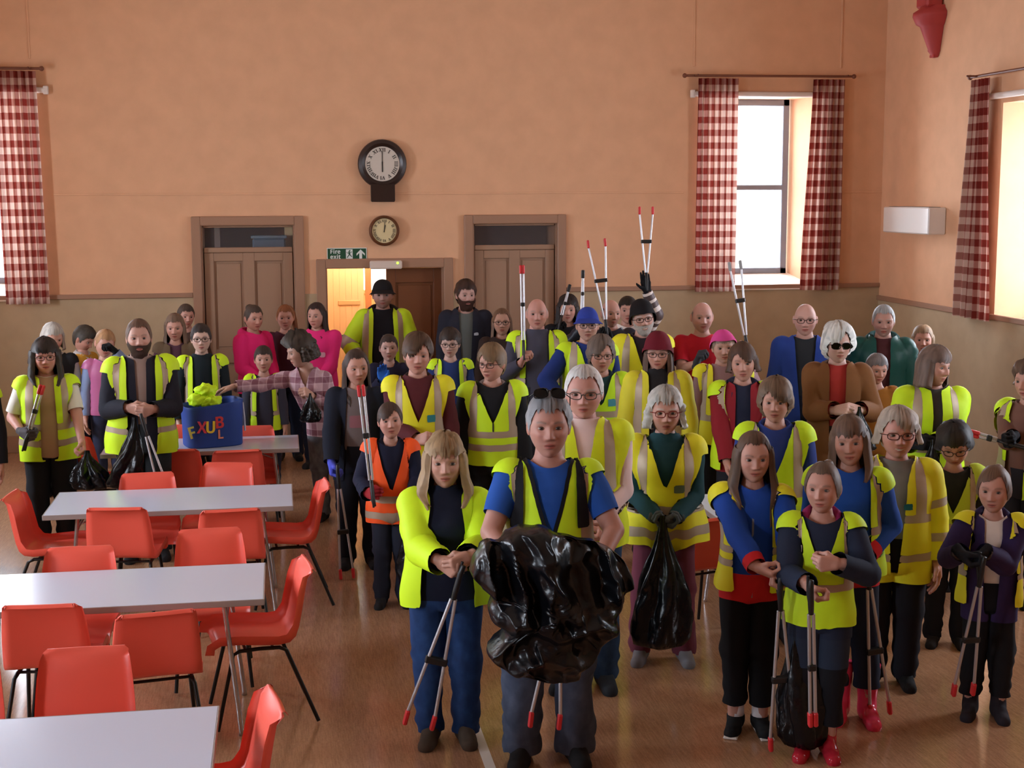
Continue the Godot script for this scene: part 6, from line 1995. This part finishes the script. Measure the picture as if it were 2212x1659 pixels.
# ---------------------------------------------------------------- things carried and set down
func build_carried() -> void:
	var sk := mat("sack plastic", c8(10, 11, 15), 0.26, 0.0, 0.38)
	sk.normal_enabled = true
	sk.normal_texture = tex.crinkle
	sk.normal_scale = 0.35
	sk.uv1_triplanar = true
	sk.uv1_scale = Vector3(2.2, 2.2, 2.2)
	# the big sack in the middle: an uneven outline with real depth, crumpled all over
	var outline := [[0, 0.315], [2, 0.33], [12, 0.373], [26, 0.367], [39, 0.362], [53, 0.333], [68, 0.314], [83, 0.317], [100, 0.355], [115, 0.376], [126, 0.361], [134, 0.406], [145, 0.402], [155, 0.37], [164, 0.312], [168, 0.249], [180, 0.26], [191, 0.261], [204, 0.23], [213, 0.267], [214, 0.349], [223, 0.354], [238, 0.341], [256, 0.34], [273, 0.357], [289, 0.361], [300, 0.312], [319, 0.293], [339, 0.31], [350, 0.3]]
	var crease := FastNoiseLite.new()
	crease.seed = 4
	crease.noise_type = FastNoiseLite.TYPE_SIMPLEX
	crease.frequency = 0.5
	crease.fractal_octaves = 1
	var m := MB.new()
	var rows := 84
	var cols := 160
	var pts := PackedVector3Array()
	for r in rows:
		var f := PI * r / (rows - 1)
		for k in cols:
			var a := TAU * k / cols
			var deg := rad_to_deg(a)
			var q := 0
			while q < outline.size() - 1 and outline[q + 1][0] <= deg:
				q += 1
			var nx: Array = outline[(q + 1) % outline.size()]
			var hi_deg: float = nx[0] if q < outline.size() - 1 else 360.0
			var R := lerpf(outline[q][1], nx[1], smoothstep(0.0, 1.0, (deg - outline[q][0]) / (hi_deg - outline[q][0])))
			var rad := pow(maxf(sin(f), 0.0), 0.7)
			var d := Vector3(cos(a) * rad * R, sin(a) * rad * R, 0.0)
			# hangs in upright folds above, a slack belly below a cross crease
			var upper := smoothstep(-0.06, 0.05, d.y + 0.05 * crease.get_noise_2d(d.x * 6.0, 3.0))
			var pleat := crease.get_noise_2d(d.x * 8.5 + 1.2 * d.y, d.y * 1.6 + 40.0)
			var slack := crease.get_noise_2d(d.x * 4.5 - 2.5 * d.y, d.y * 5.0 + 80.0)
			var fine := crease.get_noise_2d(d.x * 17.0 + 6.0 * d.y, d.y * 12.0 + 120.0)
			var relief := lerpf(0.045 * (1.0 - 2.2 * absf(slack)), 0.055 * (1.0 - 2.2 * absf(pleat)), upper) + 0.010 * (1.0 - 2.0 * absf(fine)) + 0.03 * bump(d.y + 0.03, 0.04)
			var dome := 0.15 * sqrt(maxf(0.0, 1.0 - rad * rad)) + 0.02
			d.z = signf(cos(f)) * (dome + relief * smoothstep(0.0, 0.35, absf(cos(f)))) - 0.02 * sin(a * 3.0) * rad
			d.x += 0.012 * fine
			pts.append(d)
	m.grid(pts, rows, cols, true, Vector3.ZERO)
	var big_sack := part("refuse_sack", m.mesh(), sk)
	big_sack.position = Vector3(1.12, 0.94, -5.73)
	tag(big_sack, "huge billowing glossy black sack held out by the grey haired man", "sack", "black refuse sacks")
	hanging_sack("long black sack hanging from the grey gloves of the white haired woman", Vector3(2.07, 0.93, -7.31), 0.78, 0.155, 0.11, 5, Vector3(0.0, 0, -0.02), 1.0)
	hanging_sack("black sack with a blue sheen hanging from the bearded man's fist", Vector3(-1.05, 1.13, -10.13), 0.52, 0.11, 0.09, 4, Vector3(-0.12, 0, 0), 2.0)
	hanging_sack("black sack held by the child in the orange vest", Vector3(0.80, 0.72, -8.72), 0.60, 0.11, 0.09, 5, Vector3(0.06, 0, 0), 3.0)
	hanging_sack("black sack standing on the floor beside the blue and red fleece", Vector3(2.42, 0.80, -6.12), 0.78, 0.11, 0.09, 4, Vector3(0.04, 0, 0.0), 4.0)
	hanging_sack("crumpled black sack in the hand of the woman with the neckerchief", Vector3(-1.46, 0.80, -10.68), 0.30, 0.14, 0.10, 7, Vector3(0.03, 0, 0), 5.0)
	hanging_sack("black sack with pale blue sheen held by the brown waxed jacket", Vector3(4.14, 1.16, -9.44), 0.34, 0.09, 0.08, 5, Vector3(0.04, 0, 0), 6.0)
	hanging_sack("small dark sack held against the plaid shirt", Vector3(0.22, 1.12, -11.18), 0.24, 0.075, 0.06, 5, Vector3(0.0, 0, 0), 7.0)
	hanging_sack("black sack rolled up against the lime hi-vis coat with grey collar", Vector3(4.20, 1.10, -8.40), 0.40, 0.09, 0.07, 4, Vector3(-0.03, 0, 0), 8.0)
	var X := Vector3(1, 0, 0.1)
	var pale := c8(150, 150, 152)
	litter_picker("litter picker with red jaws tilted up by the dark haired woman in the neckerchief", Vector3(-1.90, 0.87, -10.70), Vector3(-1.77, 1.29, -10.72), 0.012, X)
	litter_picker("litter picker pointing down from the bearded man's fist", Vector3(-0.99, 1.10, -10.10), Vector3(-0.80, 0.42, -9.98), 0.045, X)
	litter_picker("litter picker held upright by the child in the orange vest", Vector3(0.55, 0.80, -8.66), Vector3(0.49, 1.50, -8.72), 0.015, X)
	litter_picker("litter picker standing under the teenager's blue glove", Vector3(0.37, 0.76, -9.66), Vector3(0.42, 0.02, -9.62), 0.045, X)
	litter_picker("litter picker hanging from the blonde woman's hands", Vector3(0.775, 0.97, -6.11), Vector3(0.59, 0.24, -6.22), 0.065, X)
	litter_picker("litter picker poking out under the huge billowing sack", Vector3(1.22, 0.95, -5.97), Vector3(1.145, 0.29, -5.98), 0.066, X)
	litter_picker("litter picker held upright by the bald man in the dark grey shirt", Vector3(2.04, 1.36, -11.60), Vector3(2.045, 2.09, -11.70), 0.012, X)
	litter_picker("thin litter picker with a dark tip held by the curly haired woman", Vector3(2.67, 1.43, -13.19), Vector3(2.78, 1.82, -13.22), 0.004, X, BLACK)
	litter_picker("litter picker with black tip raised in the bald man's glove", Vector3(2.72, 1.54, -12.38), Vector3(2.74, 2.0, -12.44), 0.004, X, BLACK)
	litter_picker("litter picker with spread red jaws raised above the blue cap", Vector3(2.93, 1.46, -12.29), Vector3(2.855, 2.28, -12.40), 0.078, X)
	litter_picker("litter picker raised highest of all in a gloved hand", Vector3(3.40, 1.86, -12.66), Vector3(3.41, 2.57, -12.74), 0.062, X)
	litter_picker("silvery litter picker standing up beside the pink hat", Vector3(3.71, 1.46, -10.68), Vector3(3.62, 2.15, -10.76), 0.045, X, pale)
	litter_picker("litter picker reaching the floor from the hands of the girl in blue and red", Vector3(2.28, 0.86, -6.03), Vector3(2.36, 0.03, -6.15), 0.062, X)
	litter_picker("litter picker held close together by the girl with the pink hood", Vector3(2.31, 0.93, -5.73), Vector3(2.39, 0.26, -5.86), 0.012, X)
	litter_picker("litter picker held by the girl with pink gloves", Vector3(2.86, 0.84, -6.36), Vector3(2.99, 0.05, -6.44), 0.05, X)
	litter_picker("litter picker held by the girl in the purple jacket", Vector3(3.36, 0.88, -6.15), Vector3(3.40, 0.16, -6.36), 0.05, X)
	litter_picker("litter picker held level by the person in profile", Vector3(4.53, 1.13, -7.95), Vector3(4.30, 1.19, -8.10), 0.012, Vector3(0, 1, 0))
	# blue tub of vests on the far tea table
	var tub := thing("fabric_tub", "blue fabric tub with bright lettering on the far tea table", "tub", Vector3(-0.56, 0.72, -11.24), deg_to_rad(18))
	var bp := PackedVector3Array()
	var prof := [[0.0, 0.001], [0.97, 0.0], [1.0, 0.01], [1.01, 0.16], [1.04, 0.32], [1.05, 0.345], [1.02, 0.345], [0.98, 0.32], [0.95, 0.03], [0.0, 0.03]]
	for p in prof:
		for k in 40:
			var a := TAU * k / 40.0
			var e := Vector2(signf(cos(a)) * pow(absf(cos(a)), 0.55) * 0.225, signf(sin(a)) * pow(absf(sin(a)), 0.55) * 0.17)
			bp.append(Vector3(e.x * p[0], p[1] + (0.02 * e.x / 0.225 if p[1] > 0.3 else 0.0), e.y * p[0]))
	part("tub_body", MB.new().grid(bp, prof.size(), 40, true, Vector3(0, 0.15, 0)).mesh(), mat("tub fabric blue", c8(28, 66, 150), 0.55), tub)
	part("handle_cord", MB.new().tube([Vector3(0.236, 0.33, 0.06), Vector3(0.246, 0.22, 0.06), Vector3(0.25, 0.10, 0.06)], 0.008, 8).mesh(), mat("cord white", c8(206, 214, 230), 0.6), tub)
	var letters := [[-0.19, 0.13, 0.7, "F", c8(214, 206, 96)], [-0.13, 0.17, -0.15, "X", c8(214, 70, 90)], [-0.06, 0.165, -0.1, "U", c8(244, 214, 60)], [0.01, 0.20, 0.1, "B", c8(214, 66, 70)], [0.015, 0.105, 0.0, "L", c8(236, 150, 120)]]
	for l in letters:
		var o := part("lettering", text_mesh(l[3], 0.13 if l[3] != "L" else 0.10, 0.004, "Droid Sans", true), mat("tub letter " + l[3], l[4], 0.6), tub)
		o.position = Vector3(l[0], l[1], 0.172 + 0.002)
		o.rotation.z = l[2] * 0.4
		if l[0] < -0.15:
			o.position = Vector3(-0.205, l[1], 0.150)
			o.rotation.y = -0.7
	for i in 3:
		var vm := MB.new()
		var vp := PackedVector3Array()
		for r in 12:
			var f := PI * r / 11.0
			for k in 24:
				var a := TAU * k / 24.0
				var d := Vector3(sin(f) * cos(a) * 0.085, cos(f) * 0.055, sin(f) * sin(a) * 0.07)
				d += d.normalized() * 0.030 * fold.get_noise_3d(d.x * 60.0 + i * 9.0, d.y * 60.0, d.z * 60.0)
				vp.append(d)
		vm.grid(vp, 12, 24, true, Vector3.ZERO)
		var o := part("folded_vest", vm.mesh(), cloth(Y, "hivis"))
		o.position = [Vector3(-0.66, 1.09, -11.22), Vector3(-0.56, 1.07, -11.20), Vector3(-0.60, 1.155, -11.24)][i]
		tag(o, ["crumpled lime vest at the edge of the blue tub", "crumpled lime vest in the blue tub under the reaching hand", "crumpled lime vest heaped on top of the blue tub"][i], "vest", "spare vests in the tub")

func build_furniture() -> void:
	make_table(-1.50, 0.05, -9.56, -8.86, "white tea table between the two rows of orange chairs, second from the tub")
	make_table(-1.68, -0.115, -7.48, -6.78, "white tea table with an orange chair drawn up at its free end")
	make_table(-1.86, -0.275, -5.34, -4.62, "white tea table farthest from the blue tub")
	make_table(-1.40, 0.12, -11.56, -10.93, "white tea table carrying the blue fabric tub")
	make_table(2.62, 4.1, -8.72, -8.02, "white tea table hidden behind the people in vests")
	var c := make_chair()
	place_chair(c, -1.47, -9.16, 84, "orange chair at the wall end of the second table from the tub")
	place_chair(c, -1.00, -8.93, 173, "orange chair tucked under the second table, nearer its wall end")
	place_chair(c, -0.35, -8.76, 184, "orange chair tucked under the second table, nearer the aisle")
	place_chair(c, 0.00, -9.18, -86, "orange chair on the aisle end of the second table from the tub")
	place_chair(c, -0.92, -9.46, 3, "orange chair behind the second table, in front of the bearded man")
	place_chair(c, -0.45, -9.74, -12, "orange chair askew behind the second table, aisle side")
	place_chair(c, -1.11, -7.42, 0, "orange chair facing the stage behind the third table, wall side")
	place_chair(c, -0.42, -7.72, 3, "orange chair facing the stage behind the third table, aisle side")
	place_chair(c, -0.17, -7.12, -82, "orange chair alone on the aisle end of the third table")
	place_chair(c, -1.13, -6.88, 176, "orange chair with its back to the stage at the third table, wall side")
	place_chair(c, -0.64, -6.66, 189, "orange chair turned slightly at the third table, aisle side")
	place_chair(c, -0.85, -5.64, 0, "orange chair facing the stage behind the table farthest from the tub")
	place_chair(c, -0.33, -5.12, -80, "orange chair on the aisle end of the table farthest from the tub")
	place_chair(c, -1.37, -5.62, 2, "orange chair beside the one facing the stage, at the table farthest from the tub")
	place_chair(c, -0.36, -10.78, 183, "orange chair with its back to the stage at the tub table, aisle side")
	place_chair(c, -0.80, -10.90, 176, "orange chair with its back to the stage at the tub table, by the bearded man")
	place_chair(c, -0.89, -11.50, 0, "orange chair behind the blue tub, wall side")
	place_chair(c, -0.26, -11.33, 0, "orange chair behind the blue tub, aisle side")
	place_chair(c, -1.34, -11.25, 82, "orange chair behind the woman with the neckerchief")
	place_chair(c, 2.45, -8.0, 196, "orange chair seen between the white haired woman and the girl in blue")
	c.free()

func _ready() -> void:
	rng.seed = 7
	fold.seed = 11
	fold.noise_type = FastNoiseLite.TYPE_SIMPLEX_SMOOTH
	fold.frequency = 0.35
	fold.fractal_octaves = 2
	rough_noise.seed = 5
	rough_noise.noise_type = FastNoiseLite.TYPE_SIMPLEX_SMOOTH
	rough_noise.frequency = 0.5
	rough_noise.fractal_octaves = 2
	# camera on the stage, looking slightly down and to the side
	var cam := Camera3D.new()
	cam.name = "camera"
	add_child(cam)
	cam.fov = rad_to_deg(2.0 * atan(829.5 / 3000.0))
	cam.near = 0.1
	cam.far = 100.0
	cam.transform = Transform3D(Basis(Vector3(0.98624, -0.003459, 0.165286), Vector3(0.025734, 0.990806, -0.13282), Vector3(-0.163307, 0.135246, 0.977261)).orthonormalized(), Vector3(0, 2.7, 0))
	cam.current = true
	# overcast sky outside the windows
	var env := Environment.new()
	var sky := Sky.new()
	var sm := ProceduralSkyMaterial.new()
	sm.sky_top_color = c8(225, 232, 240)
	sm.sky_horizon_color = c8(245, 246, 248)
	sm.ground_horizon_color = c8(225, 226, 226)
	sm.ground_bottom_color = c8(170, 170, 165)
	sm.energy_multiplier = 3.0
	sky.sky_material = sm
	env.background_mode = Environment.BG_SKY
	env.sky = sky
	env.tonemap_mode = Environment.TONE_MAPPER_LINEAR
	env.tonemap_exposure = exposure
	env.sdfgi_enabled = true
	env.ssao_enabled = true
	env.ssil_enabled = true
	var we := WorldEnvironment.new()
	we.name = "surroundings"
	we.environment = env
	add_child(we)
	make_textures()
	var skin := mat("skin", Color.WHITE, 0.5, 0.0, 0.4)
	skin.vertex_color_use_as_albedo = true
	var hair := mat("hair", Color.WHITE, 0.55, 0.0, 0.4)
	hair.vertex_color_use_as_albedo = true
	var gh := mat("gingham", Color.WHITE, 0.9, 0.0, 0.2)
	gh.albedo_texture = tex.gingham
	gh.backlight_enabled = true
	gh.backlight = Color(0.75, 0.75, 0.75)
	gh.cull_mode = BaseMaterial3D.CULL_DISABLED
	build_hall()
	build_wall_things()
	build_furniture()
	build_people()
	build_carried()
